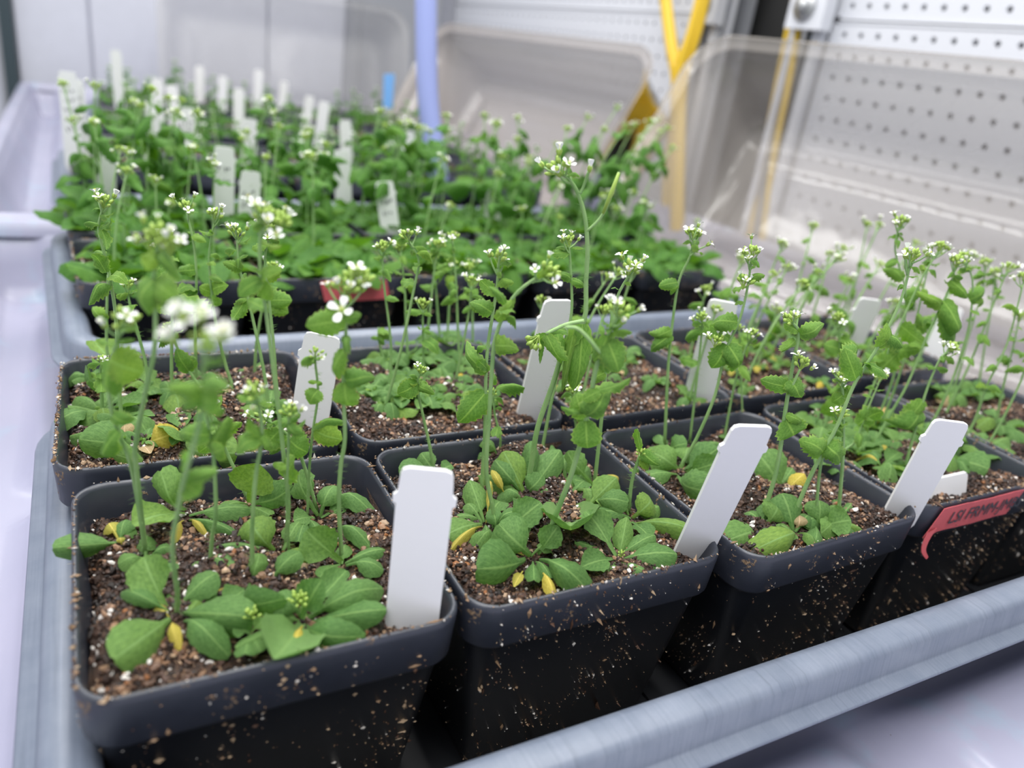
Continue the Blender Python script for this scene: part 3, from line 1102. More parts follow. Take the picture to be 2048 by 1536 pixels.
L_ROS = leaf_set(M_ROS, 'r', 'ros')
L_LUSH = leaf_set(M_LUSH, 'l', 'ros')
L_YEL = leaf_set(M_YEL, 'y', 'ros')[:6]
L_DRY = leaf_set(M_DRY, 'd', 'ros')[:4]
L_CAU = leaf_set(M_CAU, 'c', 'cau')
L_CAUL = leaf_set(M_LUSH, 'cl', 'cau')
KIND = {'g': L_ROS, 'l': L_LUSH, 'y': L_YEL, 'd': L_DRY, 'c': L_CAU, 'k': L_CAUL}


def flower_mesh(openness, seed):
    mb = MB()
    r = random.Random(seed)
    # unit: flower along +Z, about 1 tall, petals reach out
    mb.tube([(0, 0, 0), (0, 0, .1), (0, 0, .42), (0, 0, .52)], [.06, .13, .15, .10], 6, 1)
    for k in range(4):
        a = k * math.pi / 2 + .78 + r.uniform(-.1, .1)
        c, s = math.cos(a), math.sin(a)
        mb.tube([(c * .10, s * .10, .05), (c * .17, s * .17, .32), (c * .16, s * .16, .54)], [.05, .075, .02], 4, 1)
    for k in range(4):
        a = k * math.pi / 2 + r.uniform(-.15, .15)
        op = openness * r.uniform(.8, 1.15)
        c, s = math.cos(a), math.sin(a)
        pts = []
        for (t, w) in ((0, .05), (.35, .11), (.65, .20), (.9, .19), (1.0, .10)):
            rad = .10 + op * .62 * t ** 1.3
            z = .38 + .62 * t * (1 - .55 * op * t)
            pts.append((rad, w, z))
        v = []
        for rad, w, z in pts:
            for q in (-1, 0, 1):
                v.append((c * rad - s * w * q, s * rad + c * w * q, z - (.03 if q == 0 else 0)))
        f = []
        for i in range(4):
            for j in range(2):
                f.append((i * 3 + j, i * 3 + j + 1, (i + 1) * 3 + j + 1, (i + 1) * 3 + j))
        mb.add(v, f, 0)
    for k in range(5):
        a = k * 1.256
        mb.blob((.07 * math.cos(a), .07 * math.sin(a), .62 + r.uniform(-.03, .06)), (math.cos(a) * .3, math.sin(a) * .3, 1), .13, .04, 2, 4, 1)
    return mesh('flower', mb.v, mb.f, [M_PETAL, M_BUD, M_ANTH], True, mb.m)


def buds_mesh(n, seed):
    mb = MB()
    r = random.Random(seed)
    for k in range(n):
        a = k * 2.4
        e = (k / n) ** .6 * 1.25
        d = np.array([math.sin(e) * math.cos(a), math.sin(e) * math.sin(a), math.cos(e)])
        mb.tube([(0, 0, -.3), tuple(d * .35 + np.array([0, 0, -.05])), tuple(d * .62)], [.045, .04, .05], 4, 0, False)
        mb.blob(d * .58, d + np.array([0, 0, .5]), r.uniform(.42, .6), r.uniform(.14, .2), 0, 6, 3)
    return mesh('bud_cluster', mb.v, mb.f, [M_BUD], True, mb.m)


FLOWERS = [flower_mesh(1.0, 1), flower_mesh(.75, 2), flower_mesh(.45, 3), flower_mesh(.2, 4)]
BUDS = [buds_mesh(9, 1), buds_mesh(13, 2), buds_mesh(7, 3)]


def orient(d, roll=0.0):
    d = np.array(d, float); d /= np.linalg.norm(d)
    a = np.cross(d, [.3, .2, .9] if abs(d[2]) < .95 else [1, 0, 0]); a /= np.linalg.norm(a)
    b_ = np.cross(d, a)
    c, s = math.cos(roll), math.sin(roll)
    return a * c + b_ * s, b_ * c - a * s, d


def place(name, me, root, P, X, Y, Z):
    """columns X, Y, Z (already scaled), origin P in world units; parent root (unrotated)"""
    R0 = root['_b']
    M = Matrix(((X[0], Y[0], Z[0], (P[0] - R0[0]) * S), (X[1], Y[1], Z[1], (P[1] - R0[1]) * S), (X[2], Y[2], Z[2], (P[2] - R0[2]) * S), (0, 0, 0, 1)))
    return ob(name, me, root, mat=M)


def plant_root(B, label, group=None, name='flowering_plant', cat='plant'):
    t = thing(name, label, cat, B, 0, group)
    t['_b'] = [float(B[0]), float(B[1]), float(B[2])]
    return t


def leaf(root, a, b_, w, k='g', up=None, variant=None, name='leaf', thick=1.0):
    a, b_ = np.array(a, float), np.array(b_, float)
    d = b_ - a
    ln = np.linalg.norm(d)
    d = d / ln
    up = UP if up is None else np.array(up, float)
    n = up - d * (up @ d)
    if np.linalg.norm(n) < .05:
        n = -FWD - d * (-FWD @ d)
    n /= np.linalg.norm(n)
    x = np.cross(d, n)
    st = KIND[k]
    me = st[variant % len(st)] if variant is not None else rnd.choice(st)
    return place(name, me, root, a, x * w, d * ln, n * (ln * .5 + w * .5) * thick)


def stem(root, pts, r0, r1, hairs=0, sub=4, extra=()):
    R0 = np.array(root['_b'])
    mb = MB()
    q = smooth_path(pts, sub)
    n = len(q)
    rad = [r0 + (r1 - r0) * i / (n - 1) for i in range(n)]
    mb.tube([p - R0 for p in q], rad, 7)
    for pp, ra, rb in extra:
        qq = smooth_path(pp, 3)
        mb.tube([p - R0 for p in qq], [ra + (rb - ra) * i / (len(qq) - 1) for i in range(len(qq))], 5)
    if hairs:
        for _ in range(hairs):
            u = rnd.random() ** 1.2 * (n - 1) * .85
            i = int(u); t = u - i
            p = q[i] * (1 - t) + q[min(i + 1, n - 1)] * t - R0
            a = rnd.uniform(0, 6.28)
            d = RGT * math.cos(a) + FWD * math.sin(a) + UP * rnd.uniform(-.2, .4)
            L = rnd.uniform(.012, .022)
            s0 = UP * .0009
            mb.add([p + s0, p - s0, p + d * (rad[i] + L)], [(0, 1, 2)])
            s1 = np.cross(d, UP) * .0009
            mb.add([p + s1, p - s1, p + d * (rad[i] + L)], [(0, 1, 2)])
    me = mesh('stem', mb.v, mb.f, [M_STEM], True)
    return ob('stem', me, root)


def inflorescence(root, P, d, size, nf, r1, spread=1.0, rr_=None):
    """buds in the middle, open flowers on short stalks around; returns stalks to build with the stem"""
    rg = rr_ or rnd
    X, Y, Z = orient(d, rg.uniform(0, 6.28))
    sc = size * rg.uniform(.9, 1.1)
    place('bud_cluster', rg.choice(BUDS), root, P, X * sc, Y * sc, Z * sc)
    stalks = []
    for k in range(nf):
        a = k * 2.4 + rg.uniform(-.5, .5)
        e = rg.uniform(.5, 1.35) * spread
        dd = Z * math.cos(e) + (X * math.cos(a) + Y * math.sin(a)) * math.sin(e)
        dd = dd + UP * .35
        dd /= np.linalg.norm(dd)
        st = P - Z * size * rg.uniform(.1, 1.3)
        en = st + dd * size * rg.uniform(.9, 1.6) + Z * size * .2
        stalks.append(([st, (st + en) / 2 + dd * .1 * size - UP * size * .08, en], r1 * .7, r1 * .5))
        fx, fy, fz = orient(dd * .7 + UP * .5 + (en - P) * .5, rg.uniform(0, 6.28))
        fs = size * rg.uniform(.75, 1.1) * .82
        place('flower', rg.choice(FLOWERS), root, en - fz * fs * .1, fx * fs, fy * fs, fz * fs)
    return stalks


LABELS = []   # (root, sort key, pot key)


def hero(px, top=(.042, 4), near=0.0, r=(.0105, .006), cau=(), auto=3, z0=-.07, hairs=70, pot_='?', desc='', curve=True, base=None, root=None, kind='c', clsize=.15):
    """px: the stem as seen in the photograph, foot first. cau: (x,y, x2,y2, width px, facing 0..1, variant)"""
    B = un(px[0][0], px[0][1], z0) if base is None else base
    if pot_ == 'P1':
        r = (r[0] * .80, r[1] * .85)
    n = len(px)
    pts = [B]
    for i in range(1, n):
        pts.append(onplane(px[i][0], px[i][1], B, near * (i / (n - 1)) ** 1.2 ))
    if root is None:
        root = plant_root(B, desc)
    L = sum(np.linalg.norm(pts[i + 1] - pts[i]) for i in range(n - 1))
    d = pts[-1] - pts[-2]
    size, nf = top
    stalks = inflorescence(root, pts[-1], d + UP * .2 * np.linalg.norm(d), size, nf, r[1]) if nf is not None else []
    q = smooth_path(pts, 4)
    stem(root, pts, r[0] * .82, r[1] * .82, hairs, 4, stalks)
    ppx = F0 / ((pts[n // 2] - CC) @ CR[2])
    for c in cau:
        x1, y1, x2, y2, w = c[:5]
        face = c[5] if len(c) > 5 else .6
        var = c[6] if len(c) > 6 else None
        kk = c[7] if len(c) > 7 else kind
        f = min(1, max(0, (px[0][1] - y1) / max(1, px[0][1] - px[-1][1])))
        a = onplane(x1, y1, B, near * f ** 1.2)
        b_ = onplane(x2, y2, B, near * f ** 1.2 + rnd.uniform(-.01, .05))
        up = UP * (1 - face) - FWD * face + RGT * rnd.uniform(-.2, .2)
        leaf(root, a, b_, w / ppx, kk, up, var, 'stem_leaf')
    for k in range(auto):
        i = int(len(q) * rnd.uniform(.45, .9))
        i = min(i, len(q) - 2)
        a = rnd.uniform(0, 6.28)
        ln = rnd.uniform(.05, .12) * (1.25 - i / len(q) * .7)
        d = RGT * math.cos(a) + FWD * math.sin(a) + UP * rnd.uniform(-.5, .35)
        leaf(root, q[i], q[i] + d / np.linalg.norm(d) * ln, ln * rnd.uniform(.5, .75), kind, UP * .8 - FWD * .4, None, 'stem_leaf')
    # a bract whorl and tiny leaves under the buds
    for k in range(3 if nf is not None else 0):
        a = rnd.uniform(0, 6.28)
        i = len(q) - 1 - rnd.randint(1, 3)
        ln = rnd.uniform(.035, .06)
        d = RGT * math.cos(a) + FWD * math.sin(a) + UP * rnd.uniform(-.1, .5)
        leaf(root, q[i], q[i] + d / np.linalg.norm(d) * ln, ln * .5, kind, UP, None, 'stem_leaf')
    LABELS.append((root, pot_, float(px[0][0])))
    return root


def px_leaves(root, lst, z0=-.055, zt=-.035):
    """rosette leaves given by foot and tip as seen in the photograph: (x,y,x2,y2,width px[,kind[,variant[,tip z[,face]]]])"""
    for c in lst:
        x1, y1, x2, y2, w = c[:5]
        kk = c[5] if len(c) > 5 else 'g'
        var = c[6] if len(c) > 6 else None
        z2 = c[7] if len(c) > 7 else zt
        face = c[8] if len(c) > 8 else .25
        a = un(x1, y1, z0)
        b_ = un(x2, y2, z2)
        ppx = F0 / ((a - CC) @ CR[2])
        leaf(root, a, b_, 1.14 * w / ppx, kk, UP * (1 - face) - FWD * face, var)


def rosette(root, B, n, size, kind='g', rg=None, yellow=.06, flat=.5, heart=True):
    rg = rg or rnd
    a0 = rg.uniform(0, 6.28)
    for k in range(n):
        a = a0 + k * 2.4 + rg.uniform(-.2, .2)
        f = k / max(1, n - 1)
        ln = size * (1.0 - .55 * f) * rg.uniform(.8, 1.15)
        el = (.10 + .75 * f) * rg.uniform(.6, 1.2) * flat + .08
        d = np.array([math.cos(a) * math.cos(el), math.sin(a) * math.cos(el), math.sin(el)])
        kk = kind
        if rg.random() < yellow and f < .4:
            kk = 'y' if rg.random() < .65 else 'd'
            ln *= .7
        leaf(root, B + UP * .012, B + d * ln + UP * .015, ln * rg.uniform(.50, .68), kk, UP)
    if heart:
        X, Y, Z = orient((rg.uniform(-.2, .2), rg.uniform(-.2, .2), 1), rg.uniform(0, 6))
        for k in range(3):
            a = rg.uniform(0, 6.28)
            leaf(root, B + UP * .01, B + np.array([math.cos(a) * .03, math.sin(a) * .03, .045]), .028, 'c' if kind == 'g' else 'k', np.array([-math.cos(a), -math.sin(a), .6]), None, 'leaf')

# ------------------------------------------------------------------ nearest pot (P1)
R1 = 'P1'
pa = plant_root(un(372, 1028, -.07), ''); LABELS.append((pa, R1, 372))
px_leaves(pa, [(372, 1028, 268, 1046, 66, 'g', 3, .03), (370, 1022, 322, 955, 52, 'g', 8, .10, .7), (378, 1030, 505, 1012, 44, 'g', 0), (378, 1038, 472, 1062, 34, 'g', 4), (368, 1040, 345, 1075, 16, 'y', 1), (380, 1040, 410, 1062, 12, 'y', 2)])
pb = plant_root(un(242, 1085, -.06), ''); LABELS.append((pb, R1, 242))
px_leaves(pb, [(236, 1086, 106, 1094, 46, 'g', 4, -.01, .6), (240, 1082, 250, 1036, 40, 'g', 0, -.02, .5), (238, 1080, 212, 1040, 32, 'y', 1, -.04), (246, 1082, 262, 1052, 30), (244, 1090, 240, 1072, 14, 'y')])

h = hero([(292, 1114), (281, 1035), (262, 930), (236, 862), (221, 808), (217, 745), (232, 690), (243, 650)], top=(.042, 3), near=.22, r=(.0115, .0055), auto=1, hairs=120, pot_=R1,
         cau=[(236, 862, 206, 934, 44, .8, 3), (219, 720, 282, 745, 86, .8, 0), (219, 720, 214, 800, 52, .75, 4), (232, 690, 192, 682, 20, .3, 2), (236, 686, 270, 676, 18, .3, 0), (225, 830, 262, 850, 40, .7, 1)])
hb = np.array(h['_b'])
stem(h, [hb + UP * .0, onplane(273, 944, hb, .05), onplane(271, 893, hb, .06), onplane(290, 790, hb, .1), onplane(308, 705, hb, .12), onplane(311, 637, hb, .13), onplane(309, 534, hb, .15), onplane(318, 488, hb, .16)], .0078, .0045, 120)
P_ = onplane(320, 478, hb, .17)
for sx_, sy_ in ((320, 478), (300, 492), (342, 500)):
    inflorescence(h, onplane(sx_, sy_, hb, .17), UP, .036, 3, .004)
for c in [(309, 565, 345, 590, 0, 60), (309, 560, 272, 620, 1, 62), (310, 575, 330, 615, 4, 40), (315, 500, 292, 540, 2, 36), (318, 505, 350, 545, 3, 34)]:
    leaf(h, onplane(c[0], c[1], hb, .15), onplane(c[2], c[3], hb, .2), c[5] / 760, 'c', -FWD * .7 + UP * .4, c[4], 'stem_leaf')
px_leaves(h, [(292, 1118, 238, 1122, 40, 'g', 1), (296, 1120, 360, 1150, 42, 'g', 0), (290, 1120, 300, 1060, 38, 'g', 8), (300, 1112, 345, 1090, 30)])

h = hero([(507, 1166), (504, 1085), (506, 1025), (513, 944), (524, 876), (519, 815), (511, 792)], top=(.036, 3), near=.1, r=(.0105, .006), auto=1, pot_=R1,
         cau=[(520, 870, 494, 838, 24, .3, 5), (520, 870, 462, 880, 34, .8, 1), (522, 880, 470, 895, 40, .8, 0), (524, 872, 545, 905, 26, .7, 3)])
px_leaves(h, [(505, 1172, 424, 1108, 62, 'g', 0, .0), (500, 1170, 438, 1090, 40, 'g', 1), (508, 1172, 593, 1118, 50, 'g', 4), (512, 1172, 524, 1222, 60, 'g', 2, .01, .8), (502, 1175, 452, 1212, 44), (506, 1168, 520, 1110, 34, 'g', 8, .03, .6), (500, 1176, 425, 1182, 26, 'y', 4)])

h = hero([(353, 1232), (355, 1190), (345, 1096), (358, 1011), (371, 950), (400, 842), (407, 739), (409, 690)], top=(.032, 0), near=.46, r=(.0105, .0055), auto=1, hairs=110, pot_=R1,
         cau=[(403, 790, 340, 762, 40, .5, 1), (403, 795, 432, 800, 70, .85, 0), (403, 795, 352, 822, 50, .8, 4), (368, 960, 430, 940, 36, .6, 0), (368, 965, 400, 990, 60, .85, 2), (368, 960, 372, 900, 24, .4, 2), (404, 740, 455, 700, 12, .5, 5)])
hb = np.array(h['_b'])
for fx, fy in ((360, 655), (372, 640), (400, 645), (352, 690), (440, 688), (452, 682)):
    X, Y, Z = orient((UP + RGT * U(-.5, .5) - FWD * .3)); fs = .040
    place('flower', rnd.choice(FLOWERS[:3]), h, onplane(fx, fy, hb, .45), X * fs, Y * fs, Z * fs)
px_leaves(h, [(345, 1236, 236, 1312, 88, 'g', 0, .01, .7), (335, 1222, 285, 1112, 76, 'g', 3, .05, .45), (342, 1226, 232, 1168, 34, 'g', 2, .0, .4), (362, 1226, 492, 1232, 74, 'g', 4, .02, .5), (360, 1216, 452, 1178, 34, 'g', 1), (358, 1212, 432, 1142, 58, 'g', 0, .02), (368, 1240, 445, 1295, 54, 'g', 2), (350, 1222, 338, 1180, 26, 'g', 7), (345, 1240, 300, 1200, 22, 'y', 0), (372, 1232, 400, 1195, 30), (345, 1245, 352, 1285, 22, 'y', 2)])

h = hero([(419, 1142), (425, 1070), (432, 1025), (427, 910), (418, 860), (413, 820)], top=(.036, 2), near=.12, r=(.010, .006), auto=2, pot_=R1,
         cau=[(420, 870, 350, 860, 60, .8, 1), (426, 900, 452, 840, 48, .8, 4), (425, 905, 440, 900, 52, .9, 0)])
px_leaves(h, [(420, 1146, 372, 1125, 34), (420, 1148, 455, 1165, 36), (424, 1140, 462, 1110, 30), (418, 1150, 392, 1175, 26, 'g')])

h = hero([(497, 1002), (465, 930), (437, 869), (418, 822), (412, 805)], top=(.034, 2), near=.05, r=(.010, .006), auto=2, pot_=R1, cau=[(440, 875, 398, 905, 40, .8, 2), (437, 869, 470, 850, 30, .6, 1)])
px_leaves(h, [(500, 1006, 520, 925, 80, 'g', 9, .10, .9), (504, 1006, 585, 985, 58, 'g', 2, -.0, .8), (496, 1008, 440, 1015, 34), (500, 1012, 540, 1030, 36)])

h = hero([(572, 1094), (577, 1011), (571, 944), (560, 842), (547, 739), (532, 620), (522, 560), (520, 480), (528, 446)], top=(.044, 5), near=.12, r=(.0115, .0058), auto=2, pot_=R1,
         cau=[(523, 560, 474, 590, 40, .7, 6), (523, 558, 554, 535, 30, .5, 6), (523, 560, 528, 610, 44, .85, 1), (523, 550, 500, 530, 20, .4, 0), (562, 850, 600, 830, 30, .6, 1), (571, 960, 590, 915, 58, .8, 9 - 7)])
inflorescence(h, onplane(556, 456, np.array(h['_b']), .1), UP, .044, 4, .005)
px_leaves(h, [(548, 1106, 430, 1086, 36, 'g', 4, .0), (548, 1102, 498, 1038, 66, 'g', 8, .04, .6), (566, 1100, 604, 1034, 48, 'g', 0), (540, 1165, 596, 1098, 46, 'g', 1, .03, .5), (572, 1104, 610, 1110, 36)])

h = hero([(684, 1122), (678, 1011), (682, 930), (690, 876), (687, 773), (692, 671), (688, 630), (690, 585)], top=(.044, 5), near=.12, r=(.011, .006), auto=1, pot_=R1,
         cau=[(690, 640, 606, 655, 60, .75, 0), (690, 638, 720, 632, 30, .6, 1), (690, 760, 742, 748, 60, .85, 3), (690, 765, 700, 820, 60, .8, 6), (689, 700, 660, 760, 40, .7, 1)])
inflorescence(h, onplane(712, 568, np.array(h['_b']), .1), UP + RGT * .3, .044, 3, .005)
X, Y, Z = orient(UP - FWD); place('flower', FLOWERS[0], h, onplane(686, 628, np.array(h['_b']), .16), X * .05, Y * .05, Z * .05)
px_leaves(h, [(684, 1124, 612, 1062, 76, 'g', 3, .05, .6), (672, 1062, 746, 1078, 34, 'g', 5, .0, .3), (690, 1085, 742, 1075, 26, 'g', 5), (690, 1126, 782, 1094, 46, 'g', 4), (680, 1128, 640, 1150, 40, 'g', 0), (692, 1130, 768, 1130, 44, 'g', 1), (684, 1128, 690, 1085, 30)])

h = hero([(636, 1027), (601, 910), (575, 870), (548, 850), (530, 838)], top=(.036, 3), near=.1, r=(.010, .006), auto=1, pot_=R1,
         cau=[(580, 880, 612, 905, 66, .9, 0), (576, 876, 532, 912, 40, .85, 4), (560, 860, 528, 892, 46, .8, 6), (552, 852, 590, 845, 20, .3, 2)])
px_leaves(h, [(636, 1032, 588, 940, 54, 'g', 6, .06, .7), (640, 1034, 665, 965, 44, 'g', 1, .04, .5), (630, 1036, 588, 1040, 40), (642, 1036, 700, 1010, 34)])
h = hero([(615, 1036), (618, 950), (625, 869), (636, 790), (631, 730), (630, 712)], top=(.03, 1), near=.10, r=(.0075, .005), auto=0, pot_=R1,
         cau=[(637, 780, 618, 806, 40, .85, 6), (634, 765, 616, 762, 14, .3, 0), (634, 765, 645, 768, 14, .3, 1), (628, 860, 680, 880, 60, .9, 0), (626, 858, 684, 836, 26, .3, 1)])
px_leaves(h, [(614, 1038, 596, 1078, 32), (616, 1038, 640, 1068, 32)])
h = hero([(578, 1110), (574, 1000), (577, 880), (578, 830)], top=(.036, 2), near=.1, r=(.008, .005), auto=1, pot_=R1, cau=[(577, 850, 600, 875, 30, .8, 1)])

pc = plant_root(un(610, 1243, -.06), ''); LABELS.append((pc, R1, 610))
px_leaves(pc, [(604, 1248, 548, 1318, 104, 'g', 7, .05, .75), (602, 1238, 642, 1160, 62, 'g', 3, .08, .5), (612, 1240, 776, 1163, 58, 'g', 2, .03, .4), (614, 1246, 772, 1216, 54, 'g', 0, .02, .4), (612, 1252, 705, 1284, 60, 'g', 2, .0, .6), (604, 1236, 556, 1188, 48, 'g', 1, .02), (600, 1242, 535, 1222, 40, 'g', 4), (608, 1240, 612, 1205, 28, 'g', 7), (600, 1250, 470, 1290, 36, 'g', 0), (606, 1250, 585, 1300, 30, 'y', 1), (615, 1240, 700, 1190, 20, 'y', 3), (612, 1236, 690, 1150, 46, 'g', 9)])
X, Y, Z = orient(UP - FWD * .3); place('bud_cluster', BUDS[1], pc, un(598, 1205, .02), X * .034, Y * .034, Z * .034)
pd = plant_root(un(500, 1268, -.06), ''); LABELS.append((pd, R1, 500))
px_leaves(pd, [(500, 1268, 465, 1255, 40), (500, 1268, 490, 1308, 46), (502, 1266, 530, 1240, 28), (500, 1268, 520, 1300, 30)])
X, Y, Z = orient(UP - FWD * .3); place('bud_cluster', BUDS[0], pd, un(505, 1235, -.0), X * .03, Y * .03, Z * .03)
pe = plant_root(un(745, 1010, -.06), ''); LABELS.append((pe, R1, 700))
px_leaves(pe, [(690, 1012, 640, 1000, 26), (668, 1010, 742, 1000, 40, 'g', 5, .03), (700, 1020, 716, 990, 26)])

# ------------------------------------------------------------------ second front pot (P2)
R2 = 'P2'
h = hero([(963, 998), (966, 930), (970, 859), (973, 722), (984, 637), (994, 575), (997, 525)], top=(.042, 5), near=.06, r=(.0095, .0055), auto=1, pot_=R2,
         cau=[(975, 745, 917, 690, 44, .85, 3), (972, 785, 916, 850, 66, .9, 0), (984, 625, 948, 600, 44, .7, 1), (990, 590, 960, 560, 30, .5, 2), (975, 740, 955, 720, 24, .5, 2), (994, 570, 1020, 560, 26, .4, 1)])
px_leaves(h, [(966, 1048, 898, 1064, 60, 'g', 0, -.02, .4), (964, 1046, 925, 1000, 46, 'g', 1), (968, 1044, 938, 955, 44, 'g', 0, .02, .5), (972, 1044, 1000, 1000, 46), (966, 1052, 905, 1088, 18, 'y', 1), (970, 1050, 975, 1090, 32), (972, 1046, 985, 940, 12, 'y', 8, .04), (962, 1040, 905, 1030, 34)])
h = hero([(988, 1060), (987, 1023), (973, 944), (978, 842), (984, 739), (992, 671), (1025, 596), (1069, 558), (1090, 550)], top=(.042, 5), near=.10, r=(.0105, .0055), auto=1, pot_=R2,
         cau=[(990, 690, 1030, 690, 56, .85, 3), (992, 640, 1034, 600, 30, .6, 1), (1000, 620, 1030, 625, 24, .5, 2), (1075, 556, 1105, 528, 16, .5, 2), (1010, 608, 985, 570, 22, .5, 1)])
px_leaves(h, [(1006, 1068, 1082, 1004, 56, 'g', 3, .06, .5), (990, 1064, 985, 1015, 30, 'g', 5, .02), (1000, 1070, 1060, 1060, 40), (985, 1068, 950, 1090, 34), (995, 1060, 1035, 1010, 34, 'g', 5, .05)])
h = hero([(997, 918), (1001, 876), (990, 830), (986, 790)], top=(.026, 0), near=.02, r=(.0065, .005), auto=1, pot_=R2, cau=[(992, 776, 1048, 770, 26, .35, 4), (988, 770, 988, 750, 16, .4, 1)], hairs=30)
px_leaves(h, [(998, 925, 960, 900, 32), (998, 922, 960, 870, 22, 'g', 5, .02), (1000, 925, 1030, 940, 30)])
h = hero([(869, 942), (858, 885), (847, 835), (835, 775), (840, 745)], top=(.032, 2), near=.03, r=(.0085, .005), auto=1, pot_=R2,
         cau=[(836, 766, 795, 790, 42, .9, 6), (838, 770, 862, 782, 30, .8, 3), (834, 758, 822, 746, 14, .3, 1)])
px_leaves(h, [(868, 945, 798, 935, 52, 'g', 0, -.03, .4), (866, 940, 842, 906, 38, 'g', 7, -.01, .5), (874, 945, 905, 930, 30), (870, 948, 850, 960, 30)])
h = hero([(1053, 985), (1064, 920), (1076, 852), (1105, 770), (1130, 694), (1168, 642), (1172, 560), (1175, 500), (1170, 435), (1155, 385), (1138, 358), (1122, 345)], top=(.05, 5), near=.10, r=(.0135, .0065), auto=0, hairs=160, pot_=R2,
         cau=[(1165, 648, 1152, 790, 62, .95, 0), (1150, 650, 1120, 795, 36, .85, 4), (1130, 690, 1100, 672, 20, .5, 2), (1115, 668, 1125, 728, 34, .85, 0), (1130, 700, 1170, 672, 20, .4, 2)])
hb = np.array(h['_b'])
for a_, b2, c_ in (((1174, 462), (1208, 425), (1238, 345)), ((1160, 388), (1168, 370), (1178, 342))):
    stem(h, [onplane(*a_, hb, .1), onplane(*b2, hb, .1), onplane(*c_, hb, .12)], .0045, .005, 0)
mb = MB(); mb.tube([onplane(1206, 427, hb, .11) - hb, onplane(1222, 388, hb, .115) - hb, onplane(1238, 345, hb, .12) - hb], [.005, .0075, .005], 6); mb.build('seed_pod', [M_BUD], h)
X, Y, Z = orient(UP); place('flower', FLOWERS[3], h, onplane(1178, 346, hb, .12), X * .035, Y * .035, Z * .045)
stem(h, [onplane(1168, 642, hb, .09), onplane(1130, 650, hb, .1), onplane(1092, 668, hb, .12)], .008, .006, 30)
X, Y, Z = orient(-UP - RGT * .4); place('bud_cluster', BUDS[1], h, onplane(1075, 676, hb, .12), X * .04, Y * .04, Z * .04)
leaf(h, onplane(1092, 668, hb, .12), onplane(1130, 735, hb, .14), .065, 'c', -FWD, 1, 'stem_leaf')
leaf(h, onplane(1092, 668, hb, .12), onplane(1060, 690, hb, .1), .04, 'c', -FWD, 0, 'stem_leaf')
leaf(h, onplane(1085, 680, hb, .12), onplane(1080, 725, hb, .12), .02, 'c', -FWD, 5, 'stem_leaf')
px_leaves(h, [(1050, 990, 1006, 900, 56, 'g', 0, .07, .6), (1056, 990, 1124, 896, 50, 'g', 0, .08, .6), (1044, 985, 986, 918, 52, 'g', 1, .04, .6), (1042, 988, 955, 942, 34, 'g', 4), (1060, 996, 1114, 1000, 44, 'g', 2), (1052, 985, 1084, 958, 44, 'g', 2, .02, .6), (1046, 1000, 1000, 975, 44), (1058, 985, 1072, 872, 34, 'g', 8, .12, .8), (1010, 990, 984, 936, 15, 'y', 8, .03, .6), (1048, 1000, 1040, 1030, 36), (1062, 1000, 1100, 1030, 40)])
h = hero([(1085, 1102), (1113, 1025), (1144, 944), (1172, 842), (1190, 745), (1212, 680), (1236, 630)], top=(.044, 5), near=.16, r=(.0125, .0065), auto=0, hairs=130, pot_=R2,
         cau=[(1172, 830, 1215, 775, 76, .95, 3), (1172, 835, 1150, 790, 60, .9, 0), (1168, 825, 1120, 815, 16, .4, 5), (1200, 780, 1262, 760, 26, .35, 5), (1200, 782, 1165, 800, 30, .5, 2), (1212, 680, 1205, 760, 36, .9, 1), (1218, 672, 1262, 660, 18, .4, 1), (1225, 660, 1270, 610, 20, .7, 5), (1215, 672, 1185, 730, 46, .85, 4), (1215, 680, 1240, 745, 60, .9, 0), (1172, 842, 1175, 905, 62, .9, 6)])
hb = np.array(h['_b'])
stem(h, [onplane(1205, 710, hb, .15), onplane(1160, 660, hb, .15), onplane(1130, 655, hb, .15)], .006, .005, 10)
px_leaves(h, [(1052, 1120, 962, 1140, 88, 'g', 0, .01, .7), (1062, 1112, 1000, 1055, 76, 'g', 1, .05, .6), (1078, 1118, 1186, 1172, 54, 'g', 5, -.02, .5), (1066, 1122, 1068, 1160, 30, 'g', 7), (1076, 1108, 1116, 1052, 46, 'g', 3, .06, .6), (1062, 1112, 1106, 1085, 30), (1080, 1140, 1112, 1192, 24, 'y', 1, -.05), (1046, 1142, 1028, 1172, 18, 'y', 3), (1048, 1110, 970, 1088, 20, 'y', 0), (1072, 1122, 1100, 1150, 32)])
h = hero([(1189, 966), (1199, 876), (1209, 773), (1216, 690), (1232, 600), (1262, 545)], top=(.044, 5), near=.05, r=(.010, .006), auto=1, pot_=R2, cau=[(1212, 740, 1195, 690, 40, .8, 3), (1210, 745, 1180, 760, 30, .7, 1)])
px_leaves(h, [(1176, 1012, 1236, 952, 52, 'g', 0, .03, .5), (1186, 1004, 1250, 998, 48, 'g', 1, .02, .5), (1190, 968, 1212, 1015, 30), (1186, 970, 1130, 905, 44, 'g', 6, .05, .7), (1180, 970, 1120, 960, 40), (1192, 966, 1240, 950, 30, 'y', 4)])
h = hero([(1161, 956), (1175, 876), (1182, 830)], top=None or (.03, None), near=.05, r=(.008, .006), auto=0, pot_=R2) if False else h
h = hero([(1083, 905), (1103, 801), (1124, 705), (1143, 625), (1141, 534), (1138, 490)], top=(.04, 4), near=.02, r=(.009, .0055), auto=2, pot_=R2, cau=[(1142, 560, 1172, 575, 22, .5, 1), (1143, 560, 1118, 545, 26, .6, 3)])
px_leaves(h, [(1084, 908, 1050, 890, 30), (1086, 906, 1120, 900, 32), (1084, 912, 1078, 935, 26)])
h = hero([(1154, 880), (1150, 830), (1147, 785)], top=(.036, 3), near=.06, r=(.007, .005), auto=1, pot_=R2, hairs=30, z0=-.03)
